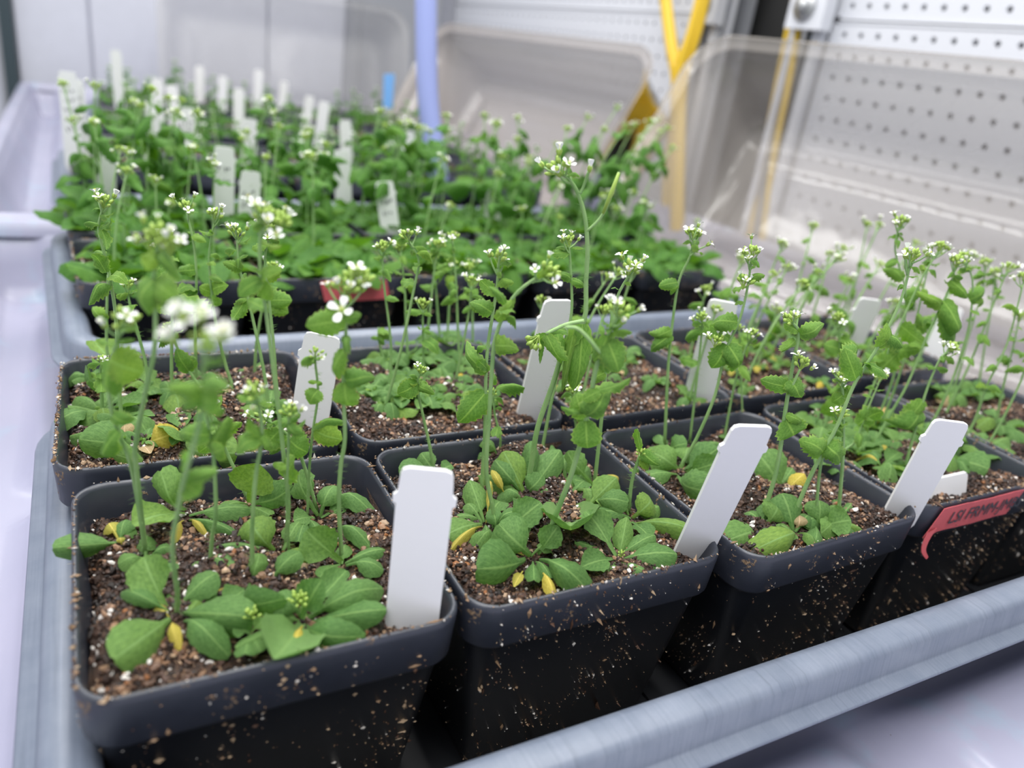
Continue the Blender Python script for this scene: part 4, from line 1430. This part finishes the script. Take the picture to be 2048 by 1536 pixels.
h = hero([(1257, 1025), (1264, 961), (1280, 910)], top=(.032, 0), near=.03, r=(.0095, .007), auto=0, pot_=R2, cau=[(1282, 905, 1272, 855, 16, .6, 5), (1284, 905, 1320, 935, 44, .8, 4), (1280, 910, 1302, 940, 28, .6, 0)])
px_leaves(h, [(1265, 1036, 1312, 992, 46, 'g', 2, .02, .6), (1262, 1036, 1196, 1018, 40, 'g', 0), (1268, 1046, 1378, 1052, 42, 'g', 4, .01, .4), (1258, 1030, 1232, 985, 32), (1262, 1044, 1300, 1075, 40), (1268, 1030, 1330, 1010, 30)])
pf = plant_root(un(1234, 1118, -.055), ''); LABELS.append((pf, R2, 1234))
px_leaves(pf, [(1233, 1116, 1172, 1020, 56, 'g', 3, .04, .25), (1238, 1112, 1254, 1034, 38, 'g', 7, .03, .3), (1240, 1118, 1356, 1104, 58, 'g', 0, .0, .3), (1230, 1118, 1164, 1132, 48, 'g', 3, -.02, .3), (1236, 1122, 1286, 1140, 32, 'g', 7), (1230, 1122, 1224, 1166, 38, 'g', 0, -.06), (1226, 1112, 1150, 1082, 32, 'g', 7), (1240, 1110, 1312, 1066, 38, 'g', 0, .0)], zt=-.03)
X, Y, Z = orient(UP); place('bud_cluster', BUDS[2], pf, un(1242, 1112, -.02), X * .02, Y * .02, Z * .02)
pg = plant_root(un(1140, 990, -.05), ''); LABELS.append((pg, R2, 1140))
px_leaves(pg, [(1140, 985, 1142, 1075, 92, 'g', 0, .08, .8), (1136, 984, 1108, 960, 34), (1144, 984, 1170, 960, 40), (1150, 978, 1215, 1002, 46, 'g', 1), (1130, 960, 1128, 905, 44, 'g', 6, .03, .7), (1150, 970, 1180, 925, 38, 'g', 4)])

# ------------------------------------------------------------------ third front pot (P3)
R3 = 'P3'
h = hero([(1329, 896), (1336, 739), (1346, 637), (1358, 561), (1380, 512), (1386, 475)], top=(.042, 4), near=.03, r=(.009, .0045), auto=1, pot_=R3,
         cau=[(1342, 660, 1298, 678, 34, .8, 3), (1343, 668, 1296, 700, 40, .85, 1), (1355, 565, 1320, 572, 28, .6, 0), (1353, 568, 1340, 590, 22, .6, 4)])
hb = np.array(h['_b'])
stem(h, [onplane(1380, 512, hb, .03), onplane(1395, 500, hb, .03), onplane(1412, 492, hb, .03)], .0035, .003, 0)
X, Y, Z = orient(RGT + UP); place('flower', FLOWERS[0], h, onplane(1412, 492, hb, .03), X * .04, Y * .04, Z * .04)
px_leaves(h, [(1330, 900, 1300, 915, 36), (1332, 900, 1368, 885, 38, 'g', 6, .03, .6), (1330, 902, 1345, 930, 30), (1328, 898, 1318, 865, 28)])
h = hero([(1355, 943), (1392, 879), (1430, 790), (1450, 705), (1478, 643), (1495, 575), (1503, 512)], top=(.042, 4), near=.06, r=(.0095, .005), auto=2, pot_=R3,
         cau=[(1455, 690, 1425, 740, 54, .9, 0), (1456, 690, 1488, 745, 60, .9, 3), (1458, 680, 1420, 650, 30, .5, 2), (1475, 645, 1420, 640, 50, .7, 1), (1495, 560, 1530, 548, 22, .4, 1), (1495, 560, 1480, 548, 20, .4, 0)])
inflorescence(h, onplane(1430, 690, np.array(h['_b']), .06), UP, .042, 4, .005)
inflorescence(h, onplane(1487, 572, np.array(h['_b']), .06), UP, .04, 3, .005)
px_leaves(h, [(1356, 948, 1286, 950, 36, 'g', 0), (1360, 942, 1302, 898, 52, 'g', 2, .02, .7), (1362, 950, 1428, 962, 52, 'g', 1), (1360, 942, 1376, 888, 44, 'g', 6, .03, .6), (1366, 946, 1440, 925, 46, 'g', 3, .05, .6), (1364, 944, 1440, 895, 56, 'g', 0, .06, .6), (1368, 950, 1430, 995, 60, 'g', 2, .02, .8), (1354, 950, 1370, 975, 22), (1372, 942, 1400, 900, 36)])
h = hero([(1379, 886), (1392, 773), (1403, 671), (1404, 640)], top=(.036, 4), near=.02, r=(.0075, .0045), auto=1, pot_=R3)
h = hero([(1447, 886), (1468, 773), (1490, 700), (1505, 672)], top=(.038, 4), near=.02, r=(.0075, .0045), auto=2, pot_=R3)
px_leaves(h, [(1446, 890, 1405, 890, 34), (1448, 892, 1490, 880, 40, 'g', 1), (1448, 890, 1460, 865, 34), (1446, 895, 1440, 925, 38)])
h = hero([(1485, 850), (1481, 705), (1478, 660)], top=(.03, 2), near=.0, r=(.006, .004), auto=3, pot_=R3, hairs=30)
h = hero([(1522, 1040), (1553, 941), (1570, 825), (1584, 739), (1597, 668), (1584, 645)], top=(.04, 3), near=.06, r=(.0115, .006), auto=0, pot_=R3, hairs=120,
         cau=[(1600, 668, 1648, 648, 44, .9, 3), (1600, 670, 1646, 668, 30, .8, 1), (1597, 664, 1568, 648, 22, .5, 2), (1590, 680, 1568, 700, 26, .7, 4), (1572, 830, 1610, 850, 26, .5, 1), (1572, 840, 1590, 880, 70, .9, 6), (1580, 775, 1522, 762, 40, .8, 0), (1580, 760, 1600, 800, 50, .8, 1)])
hb = np.array(h['_b'])
stem(h, [onplane(1578, 790, hb, .05), onplane(1590, 760, hb, .06), onplane(1600, 738, hb, .06)], .005, .004, 10)
inflorescence(h, onplane(1602, 735, hb, .06), UP, .038, 2, .004)
px_leaves(h, [(1528, 1058, 1460, 1078, 62, 'g', 0, -.01, .5), (1524, 1052, 1486, 1020, 44, 'g', 1), (1530, 1060, 1565, 1085, 50, 'g', 1), (1530, 1052, 1560, 1000, 50, 'g', 2, .03, .6), (1520, 1050, 1540, 1000, 40), (1535, 1052, 1590, 1062, 34), (1526, 1062, 1530, 1092, 36)])
h = hero([(1580, 1052), (1612, 972), (1640, 915), (1676, 848), (1710, 766), (1758, 690), (1802, 600), (1822, 520)], top=(.042, 5), near=.02, r=(.011, .005), auto=3, pot_=R3, hairs=110,
         cau=[(1645, 905, 1620, 880, 60, .8, 1), (1652, 890, 1690, 920, 66, .9, 3), (1712, 760, 1690, 700, 46, .8, 0), (1755, 695, 1790, 655, 40, .6, 1)])
px_leaves(h, [(1588, 1068, 1516, 1092, 48, 'g', 2, .0, .5), (1592, 1068, 1644, 1098, 24, 'g', 5), (1586, 1062, 1566, 985, 62, 'g', 0, .06, .6), (1592, 1060, 1600, 1030, 34, 'd', 1, .0, .6), (1590, 1064, 1620, 1025, 40), (1584, 1066, 1560, 1085, 36), (1590, 1058, 1640, 1030, 40)])
h = hero([(1631, 1046), (1642, 927), (1668, 868), (1680, 835)], top=(.034, 2), near=.02, r=(.008, .005), auto=2, pot_=R3, cau=[(1650, 895, 1690, 915, 54, .9, 4)])
px_leaves(h, [(1640, 1052, 1702, 1040, 56, 'g', 3, .01, .5), (1644, 1052, 1730, 1055, 34, 'g', 4), (1636, 1050, 1640, 1000, 50, 'g', 0, .03, .5), (1632, 1052, 1632, 1082, 30), (1644, 1046, 1690, 1010, 40), (1630, 1050, 1600, 1030, 36)])
h = hero([(1676, 1035), (1686, 910), (1686, 807), (1684, 760)], top=(.036, 4), near=.04, r=(.0095, .0055), auto=0, pot_=R3, hairs=90,
         cau=[(1686, 895, 1640, 905, 52, .9, 3), (1686, 870, 1660, 858, 22, .4, 1), (1686, 790, 1664, 805, 30, .7, 6), (1684, 720, 1720, 700, 54, .85, 4), (1686, 800, 1700, 770, 20, .5, 5)])
px_leaves(h, [(1678, 1038, 1712, 1000, 40), (1676, 1038, 1650, 1000, 34), (1676, 1042, 1700, 1062, 34), (1674, 1040, 1650, 1062, 34)])
pg2 = plant_root(un(1560, 985, -.05), ''); LABELS.append((pg2, R3, 1540))
px_leaves(pg2, [(1568, 985, 1516, 905, 80, 'g', 0, .08, .7), (1562, 985, 1500, 960, 60, 'g', 2), (1570, 984, 1610, 945, 30, 'y', 0, .02), (1560, 975, 1590, 930, 44), (1565, 990, 1520, 1000, 44, 'g', 4)])

# ------------------------------------------------------------------ fourth and fifth front pots (P4, P5)
R4, R5 = 'P4', 'P5'
P4S = [([(1744, 896), (1780, 830), (1816, 766), (1854, 671), (1895, 585), (1912, 530)], [(1880, 620, 1915, 700, 44), (1885, 600, 1925, 690, 50), (1900, 560, 1940, 600, 40), (1880, 615, 1850, 590, 34)], 5),
       ([(1809, 940), (1826, 876), (1850, 790), (1878, 722), (1900, 700)], [(1840, 820, 1790, 870, 60), (1846, 800, 1800, 845, 44)], 5),
       ([(1742, 862), (1775, 790), (1800, 700), (1812, 590), (1790, 500), (1800, 450)], [(1806, 560, 1775, 530, 34), (1808, 600, 1850, 580, 40)], 5),
       ([(1700, 880), (1722, 830), (1760, 740), (1800, 650), (1842, 560), (1878, 500)], [(1800, 650, 1850, 690, 44), (1760, 740, 1795, 705, 50), (1770, 700, 1840, 700, 40)], 5),
       ([(1665, 935), (1690, 900), (1712, 880), (1738, 812), (1760, 760)], [(1715, 850, 1765, 820, 46)], 3),
       ([(1660, 845), (1679, 760), (1679, 680), (1676, 640)], [(1680, 690, 1705, 690, 60), (1680, 700, 1650, 690, 40)], 4),
       ([(1642, 870), (1662, 820), (1676, 790), (1680, 770)], [(1680, 800, 1645, 830, 46)], 3),
       ([(1760, 850), (1785, 790), (1802, 740), (1830, 650), (1850, 560), (1860, 520)], [(1830, 660, 1870, 640, 40)], 5),
       ([(1845, 880), (1878, 820), (1905, 760), (1925, 700), (1940, 640), (1945, 560), (1925, 520)], [(1938, 600, 1975, 580, 44)], 4)]
for q, cau, nf in P4S:
    h = hero(q, top=(.04, nf), near=.0, r=(.009, .0045), auto=4, pot_=R4, hairs=60, cau=[(c[0], c[1], c[2], c[3], c[4], U(.6, .95)) for c in cau])
    rosette(h, np.array(h['_b']), 9, U(.15, .21))
for bx, by in ((1790, 900), (1850, 930), (1760, 940), (1900, 930), (1715, 915)):
    r_ = plant_root(un(bx, by, -.06), ''); LABELS.append((r_, R4, bx))
    rosette(r_, np.array(r_['_b']), 9, U(.14, .19), yellow=.15)
r_ = plant_root(un(1890, 925, -.06), ''); LABELS.append((r_, R4, 1888))
px_leaves(r_, [(1895, 918, 1975, 935, 62, 'g', 0, .0, .6), (1890, 918, 1885, 945, 30, 'd', 1), (1892, 914, 1860, 900, 34), (1896, 912, 1920, 890, 34)])
P5S = [([(1922, 893), (1950, 840), (1973, 773), (2014, 688), (2048, 560)], 4), ([(1880, 850), (1925, 760), (1955, 690), (1990, 600), (2015, 540)], 4), ([(1990, 860), (2005, 780), (2025, 700), (2038, 640)], 3),
       ([(1900, 800), (1920, 740), (1932, 690), (1965, 580), (1970, 530)], 4), ([(1970, 900), (2010, 830), (2050, 740), (2075, 640)], 4), ([(1955, 790), (1968, 700), (1985, 600), (1990, 550)], 3)]
for q, nf in P5S:
    h = hero(q, top=(.04, nf), near=.0, r=(.009, .0045), auto=5, pot_=R5, hairs=40)
    rosette(h, np.array(h['_b']), 10, U(.16, .22), yellow=.1)

# ------------------------------------------------------------------ second row: pots A to E
RA = 'A'
AS = [([(205, 832), (203, 780), (200, 745), (205, 725)], (.03, 1), [], -.0),
      ([(244, 852), (237, 753), (232, 637), (219, 553), (206, 497), (197, 455), (207, 412)], (.042, 3), [(199, 450, 165, 442, 14, .4), (200, 452, 216, 500, 22, .7), (200, 455, 226, 440, 20, .5), (212, 545, 186, 505, 34, .8)], .05),
      ([(300, 790), (290, 720), (268, 640), (258, 600), (255, 575)], (.036, 3), [(262, 620, 232, 640, 30, .7)], .0),
      ([(228, 742), (214, 700), (214, 600), (216, 550)], None, [(214, 640, 182, 612, 34, .85)], .0),
      ([(345, 800), (343, 722), (345, 585), (337, 527), (328, 490)], (.04, 4), [(345, 600, 412, 630, 54, .9), (345, 605, 310, 620, 40, .8), (340, 540, 310, 560, 34, .7)], .0),
      ([(393, 770), (391, 690), (390, 630), (393, 561), (388, 490), (372, 420)], (.04, 4), [(392, 600, 362, 630, 40, .8), (392, 590, 350, 585, 40, .8), (392, 540, 345, 545, 34, .8)], .0),
      ([(472, 792), (448, 719), (427, 620), (420, 551), (419, 500), (430, 436)], (.04, 4), [(424, 590, 440, 620, 34, .85), (424, 585, 398, 575, 30, .7), (425, 580, 450, 570, 30, .7)], .0),
      ([(538, 830), (530, 756), (513, 671), (492, 579), (478, 534), (474, 475)], (.042, 4), [(490, 600, 465, 640, 34, .8), (484, 540, 450, 520, 30, .7)], .0),
      ([(509, 765), (513, 688), (528, 600), (538, 560), (545, 540)], (.036, 3), [(530, 600, 580, 600, 46, .8), (530, 605, 575, 625, 40, .8)], .0),
      ([(556, 832), (548, 700), (538, 600), (530, 520), (540, 470)], (.042, 5), [(535, 560, 560, 540, 30, .6)], .02),
      ([(420, 800), (380, 745), (352, 690), (340, 660)], (.034, 2), [(380, 745, 350, 700, 40, .7), (370, 730, 395, 720, 30, .7)], .0)]
for q, tp, cau, nr_ in AS:
    h = hero(q, top=tp or (.03, None), near=nr_, r=(.0095, .005), auto=3 if tp else 0, pot_=RA, cau=cau, hairs=60)
    rosette(h, np.array(h['_b']), rnd.randint(7, 9), U(.14, .20))
for lx, ly, lst in ((290, 890, [(290, 890, 160, 880, 62, 'g', 0, .02, .7), (285, 895, 135, 860, 40, 'g', 4, -.02), (270, 880, 232, 925, 50, 'g', 2, .0, .8), (262, 880, 245, 850, 30, 'd', 1, .0, .7), (300, 885, 345, 870, 50, 'y', 2, -.0, .7), (278, 885, 300, 905, 30, 'd', 3)]),
                    (195, 765, [(195, 765, 120, 755, 30, 'g', 5), (198, 765, 170, 765, 56, 'g', 0, .03, .8), (200, 762, 225, 790, 40)]),
                    (370, 880, [(370, 880, 330, 850, 50, 'g', 0, .05), (375, 880, 440, 910, 70, 'g', 1, .04, .8), (380, 876, 425, 840, 56, 'g', 6, .05, .8)])):
    r_ = plant_root(un(lx, ly, -.06), ''); LABELS.append((r_, RA, lx))
    px_leaves(r_, lst)
    rosette(r_, np.array(r_['_b']), 5, .13)

RB = 'B'
BS = [([(779, 784), (782, 688), (768, 568), (765, 500)], 3), ([(768, 822), (799, 712), (830, 568), (837, 517), (815, 478)], 4), ([(816, 722), (812, 640), (809, 568), (800, 500)], 3), ([(850, 719), (864, 585), (871, 527), (878, 495)], 4),
      ([(881, 691), (871, 568), (868, 520)], 3), ([(893, 702), (902, 551), (903, 530)], 3), ([(908, 777), (936, 637), (943, 570)], 5), ([(946, 700), (944, 600), (938, 540)], 4), ([(770, 730), (758, 680), (757, 655)], None), ([(850, 790), (846, 680), (846, 615)], 2), ([(920, 740), (915, 640), (912, 560), (905, 480)], 3)]
for q, nf in BS:
    h = hero(q, top=(.04, nf), near=.0, r=(.009, .0045), auto=4, pot_=RB, hairs=50)
    rosette(h, np.array(h['_b']), rnd.randint(8, 10), U(.15, .21), yellow=.08)
for bx, by in ((740, 790), (800, 800), (860, 810), (920, 800), (960, 800), (880, 770), (820, 760)):
    r_ = plant_root(un(bx, by, -.06), ''); LABELS.append((r_, RB, bx))
    rosette(r_, np.array(r_['_b']), 9, U(.13, .19))


def pot_random(cx, cy, key, n, hmin, hmax, rs, lean=(.0, .0), kind='g', ck='c', yellow=.1, z=-.06, nl=(7, 9), auto=(3, 5), flow=(2, 4), hairs=30, seed=0, fs=.038, stems=.85, small=False, group=None, label=None, long_=.12, tuft=0):
    rg = random.Random(seed)
    k0 = int(math.ceil(math.sqrt(n)))
    cells = [(i, j) for i in range(k0) for j in range(k0)]
    rg.shuffle(cells)
    for i, j in cells[:n]:
        x = cx + ((i + .5) / k0 - .5) * .78 + rg.uniform(-.07, .07)
        y = cy + ((j + .5) / k0 - .5) * .78 + rg.uniform(-.07, .07)
        B = np.array([x, y, z])
        root = plant_root(B, label or '', group)
        rosette(root, B, rg.randint(*nl), rs * rg.uniform(.8, 1.2), kind, rg, yellow, flat=1.0 if kind == 'l' else .6, heart=not small)
        if rg.random() < stems:
            h_ = rg.uniform(hmin, hmax)
            lx, ly = rg.gauss(lean[0], .10) * h_, rg.gauss(lean[1], .08) * h_
            pts = [B, B + np.array([lx * .15, ly * .15, h_ * .35]), B + np.array([lx * .5, ly * .5, h_ * .7]), B + np.array([lx, ly, h_])]
            fl = rg.randint(*flow)
            stalks = inflorescence(root, pts[-1], pts[-1] - pts[-2], fs, fl, .005, rr_=rg)
            stem(root, pts, .0085, .0045, hairs, 3, stalks)
            for _ in range(rg.randint(*auto)):
                t = rg.uniform(.38, .92)
                p = smooth_path(pts, 8)[int(t * 24)]
                a = rg.uniform(0, 6.28)
                ln = long_ * rg.uniform(.6, 1.2) * (1.3 - t * .7)
                d = np.array([math.cos(a), math.sin(a), rg.uniform(-1.1, .3)])
                d /= np.linalg.norm(d)
                leaf(root, p, p + d * ln, ln * rg.uniform(.40, .6), ck, UP * .7 - FWD * .4, rg.randint(0, 6), 'stem_leaf')
        if not label:
            LABELS.append((root, key, float(x)))


pot_random(2.49, 1.55, 'C', 12, .30, .62, .12, lean=(.10, 0), seed=3, yellow=.22, nl=(6, 8), auto=(3, 5))
pot_random(3.50, 1.58, 'D', 13, .35, .70, .12, lean=(.22, 0), seed=4, yellow=.25, nl=(6, 8), auto=(3, 5))
pot_random(4.50, 1.68, 'E', 13, .45, .85, .12, lean=(.25, 0), seed=5, yellow=.2, nl=(6, 8), auto=(3, 5))

# ------------------------------------------------------------------ loose grit sticking to the pots
def crumbs_mesh(seed, n_rim, n_wall):
    r = np.random.default_rng(seed)
    pv = np.array([(1, 0, 0), (-1, 0, 0), (0, 1, 0), (0, -1, 0), (0, 0, 1), (0, 0, -1)], float)
    pf = np.array([(0, 2, 4), (2, 1, 4), (1, 3, 4), (3, 0, 4), (2, 0, 5), (1, 2, 5), (3, 1, 5), (0, 3, 5)])
    P, sz = [], []
    for side in range(4):
        a = side * math.pi / 2
        c, s_ = math.cos(a), math.sin(a)
        cl = [(r.uniform(-.42, .42), r.uniform(-.7, -.05), r.uniform(.02, .09)) for _ in range(9)]
        for k in range(n_rim // 4 + n_wall // 4):
            if k < n_rim // 4:
                x, y, z = r.uniform(-.44, .44), -.482 + r.normal(0, .004), .003
            else:
                if r.random() < .72:
                    q = cl[r.integers(len(cl))]
                    x, z = q[0] + r.normal(0, q[2]), q[1] + r.normal(0, q[2] * 1.2)
                else:
                    x, z = r.uniform(-.44, .44), r.uniform(-.78, -.01)
                z = min(-.01, max(-.78, z))
                if z > -.16:
                    y = -.489 + (-.02 - z) * .03
                else:
                    y = -(.488 - .034) + (-.19 - z) / .6 * .084
                    x = x * (1 - .2 * (-.19 - z) / .6)
                if abs(x) > .40:
                    continue
            P.append((x * c - y * s_, x * s_ + y * c, z))
            sz.append(.0016 + .0048 * r.random() ** 3.5)
    P, sz = np.array(P), np.array(sz)
    k = len(P)
    V = np.repeat(pv[None], k, 0) * (1 + r.normal(0, .25, (k, 6, 1))) * np.stack([r.uniform(.5, 2.0, k) * np.where(r.random(k) < .12, 2.6, 1), r.uniform(.5, 1.4, k), r.uniform(.5, 1.6, k) * np.where(r.random(k) < .12, 2.6, 1)], -1)[:, None] * sz[:, None, None]
    V = (V + P[:, None]).reshape(-1, 3)
    me = mesh('soil_crumbs', V, (pf[None] + (np.arange(k) * 6)[:, None, None]).reshape(-1, 3), [M_SOIL])
    pal = np.array([(.10, .05, .03), (.30, .19, .11), (.46, .33, .21), (.75, .70, .64)])
    cols = np.repeat(pal[r.choice(4, k, p=[.3, .36, .22, .12])], 6, 0)
    ca_ = me.color_attributes.new('Col', 'FLOAT_COLOR', 'POINT')
    ca_.data.foreach_set('color', np.concatenate([cols, np.ones((k * 6, 1))], 1).ravel().astype(np.float32))
    return me


CR_ = [crumbs_mesh(1, 320, 1500), crumbs_mesh(2, 380, 2000)]
CR_HEAVY = crumbs_mesh(3, 900, 700)
for o in [q for q in COL.objects if q.name.startswith('plant_pot')][:15]:
    idx = int(o.name.split('.')[1]) if '.' in o.name else 0
    c = ob('soil_crumbs', CR_HEAVY if idx == 5 else CR_[idx % 2], o)
    c['kind'] = 'stuff'
    c.rotation_euler = (0, 0, (idx * 3 % 4) * math.pi / 2)

# ------------------------------------------------------------------ lush plants of the middle tray
for n_, (x, y, r_, i) in enumerate(P_MID):
    if r_ == 0:
        pot_random(x, y, 'M%d' % i, 9, .35, .78, .33, kind='l', ck='k', yellow=.02, z=-.11, nl=(9, 12), auto=(2, 4), flow=(2, 4), hairs=0, seed=40 + n_, fs=.042, stems=.55, long_=.22, lean=(.03, 0))
    else:
        pot_random(x, y, 'N%d' % i, 12, .60 + .28 * (i == 4), .98 + .28 * (i == 4), .33, kind='l', ck='k', yellow=.02, z=-.07, nl=(9, 12), auto=(4, 7), flow=(2, 4), hairs=0, seed=40 + n_, fs=.042, stems=.9, long_=.27, lean=(.03 + .27 * (i == 4), 0))
ro = un(1240, 462, -.02)
r_ = plant_root(ro, 'orange withered leaf glowing beside a handwritten stake in the middle tray', name='fallen_leaf', cat='leaf')
b = MB(); q = [(0, 0), (.04, -.03), (.09, -.02), (.12, .04), (.09, .09), (.04, .1), (0, .06)]
b.add([(x, 0, z + .02) for x, z in q] + [(x, .012, z + .02) for x, z in q], [tuple(range(7)), tuple(reversed(range(7, 14)))] + [(j, 7 + j, 7 + (j + 1) % 7, (j + 1) % 7) for j in range(7)])
b.build('leaf', [M_ORA], r_, smooth=False)


# ------------------------------------------------------------------ far trays
def far_plant(seed, h, size, stemmed=True):
    rg = random.Random(seed)
    V, F, I = [], [], []

    def put(me, X, Y, Z, P, mi):
        n = len(V)
        for v in me.vertices:
            c = v.co / S
            V.append(tuple(np.array(X) * c[0] + np.array(Y) * c[1] + np.array(Z) * c[2] + P))
        for p in me.polygons:
            F.append(tuple(n + k for k in p.vertices))
            I.append(mi)
    for k in range(9):
        a = k * 2.4
        f = k / 8
        ln = size * (1 - .5 * f) * rg.uniform(.8, 1.1)
        el = .15 + .9 * f
        d = np.array([math.cos(a) * math.cos(el), math.sin(a) * math.cos(el), math.sin(el)])
        n_ = UP - d * d[2]; n_ /= np.linalg.norm(n_)
        put(rg.choice(L_LUSH), np.cross(d, n_) * ln * .5, d * ln, n_ * ln * .8, np.zeros(3), 0)
    if stemmed:
        lx, ly = rg.gauss(0, .06), rg.gauss(0, .06)
        top = np.array([lx, ly, h])
        mb = MB(); mb.tube(smooth_path([(0, 0, 0), (lx * .3, ly * .2, h * .5), tuple(top)], 4), .007, 5)
        n = len(V); V.extend(mb.v); F.extend([tuple(n + k for k in f) for f in mb.f]); I.extend([1] * len(mb.f))
        X, Y, Z = orient((lx, ly, 1))
        put(rg.choice(BUDS), X * .04, Y * .04, Z * .04, top, 1)
        for k in range(3):
            a = rg.uniform(0, 6.28)
            dd = np.array([math.cos(a), math.sin(a), .8]) * .04
            fl = rg.choice(FLOWERS)
            n = len(V)
            for v in fl.vertices:
                c = v.co / S
                V.append(tuple(X * c[0] * .04 + Y * c[1] * .04 + Z * c[2] * .04 + top + dd))
            for p in fl.polygons:
                F.append(tuple(n + q for q in p.vertices)); I.append((2, 1, 1)[p.material_index])
        for k in range(4):
            t = rg.uniform(.35, .9)
            a = rg.uniform(0, 6.28)
            d = np.array([math.cos(a), math.sin(a), rg.uniform(-1, .3)]); d /= np.linalg.norm(d)
            n_ = UP - d * d[2]; n_ /= np.linalg.norm(n_)
            ln = .2 * (1.2 - t * .6)
            put(rg.choice(L_CAUL), np.cross(d, n_) * ln * .5, d * ln, n_ * ln * .7, top * t, 0)
    me = bpy.data.meshes.new('far_plant')
    me.from_pydata([tuple(c * S for c in v) for v in V], [], F)
    for mt in (M_LUSH, M_STEM, M_PETAL):
        me.materials.append(mt)
    me.polygons.foreach_set('material_index', I)
    me.polygons.foreach_set('use_smooth', [True] * len(F))
    me.update()
    return me


FARP = [far_plant(k, (.30, .42, .36, .50, .45, .34)[k], (.20, .17, .21, .18, .17, .2)[k]) for k in range(6)]
FARR = [far_plant(20 + k, .3, (.19, .16, .21)[k], False) for k in range(3)]
rg = random.Random(99)
for (x, y, tr_, r_, i) in P_FAR:
    nm = ('third', 'fourth', 'farthest')[tr_]
    bare = (tr_ == 0 and r_ == 0 and i == 0)
    for a in range(3):
        for b_ in range(3):
            if bare and (a < 2 or b_ < 1):
                continue
            if rg.random() < .2:
                continue
            st = rg.random() < (.6 if tr_ == 0 else .3)
            o = ob('seedling', rg.choice(FARP if st else FARR))
            o.location = Vector((x + (a - 1) * .28 + rg.uniform(-.07, .07), y + (b_ - 1) * .28 + rg.uniform(-.07, .07), -.09)) * S
            o.rotation_euler = (0, 0, rg.uniform(0, 6.28))
            k = rg.uniform(.85, 1.2)
            o.scale = (k, k, k * rg.uniform(.9, 1.15))
            tag(o, '%s %s %s, %s of the %s-row %s pot, %s tray' % ('blurred', 'stemmed' if st else 'leafy', 'seedling', ('front', 'middle', 'rear')[b_] + ' ' + ('left', 'centre', 'right')[a], ('front', 'rear')[r_], names2[i], nm), 'plant', '%s tray, %s row, %s pot seedlings' % (nm, ('front', 'rear')[r_], names2[i]))

# ------------------------------------------------------------------ labels for the plants, counted from the left pot by pot
POTNAME = {'P1': 'nearest pot', 'P2': 'in-focus second front pot', 'P3': 'third front pot', 'P4': 'red-taped front pot', 'P5': 'front pot cut by right edge',
           'A': 'leftmost pot, second row', 'B': 'second pot, second row', 'C': 'third pot, second row', 'D': 'fourth pot, second row', 'E': 'rightmost pot, second row'}
for i in range(5):
    POTNAME['M%d' % i] = '%s front pot of the middle tray' % names2[i]
    POTNAME['N%d' % i] = '%s rear pot of the middle tray' % names2[i]
ORD = ['leftmost', 'second', 'third', 'fourth', 'fifth', 'sixth', 'seventh', 'eighth', 'ninth', 'tenth', 'eleventh', 'twelfth', 'thirteenth', 'fourteenth', 'fifteenth', 'sixteenth', 'seventeenth', 'eighteenth', 'nineteenth', 'twentieth']
by = {}
seen = set()
for root, key, x in LABELS:
    if root.name in seen:
        continue
    seen.add(root.name)
    w = root['_b']
    c = CR @ (np.array(w) - CC)
    by.setdefault(key, []).append((c[0] / c[2], root))
for key, lst in by.items():
    lst.sort(key=lambda q: q[0])
    for k, (_, root) in enumerate(lst):
        tall = any(ch.name.startswith('stem') and not ch.name.startswith('stem_leaf') for ch in root.children)
        kind = 'white-flowered plant' if tall else 'stemless leafy rosette'
        root['label'] = '%s, %s, %s' % (kind, ('leftmost' if k == 0 else ORD[k] + ' from left'), POTNAME[key])
        root['group'] = 'plants in the ' + POTNAME[key]
for o in list(COL.objects):
    if '_b' in o:
        del o['_b']
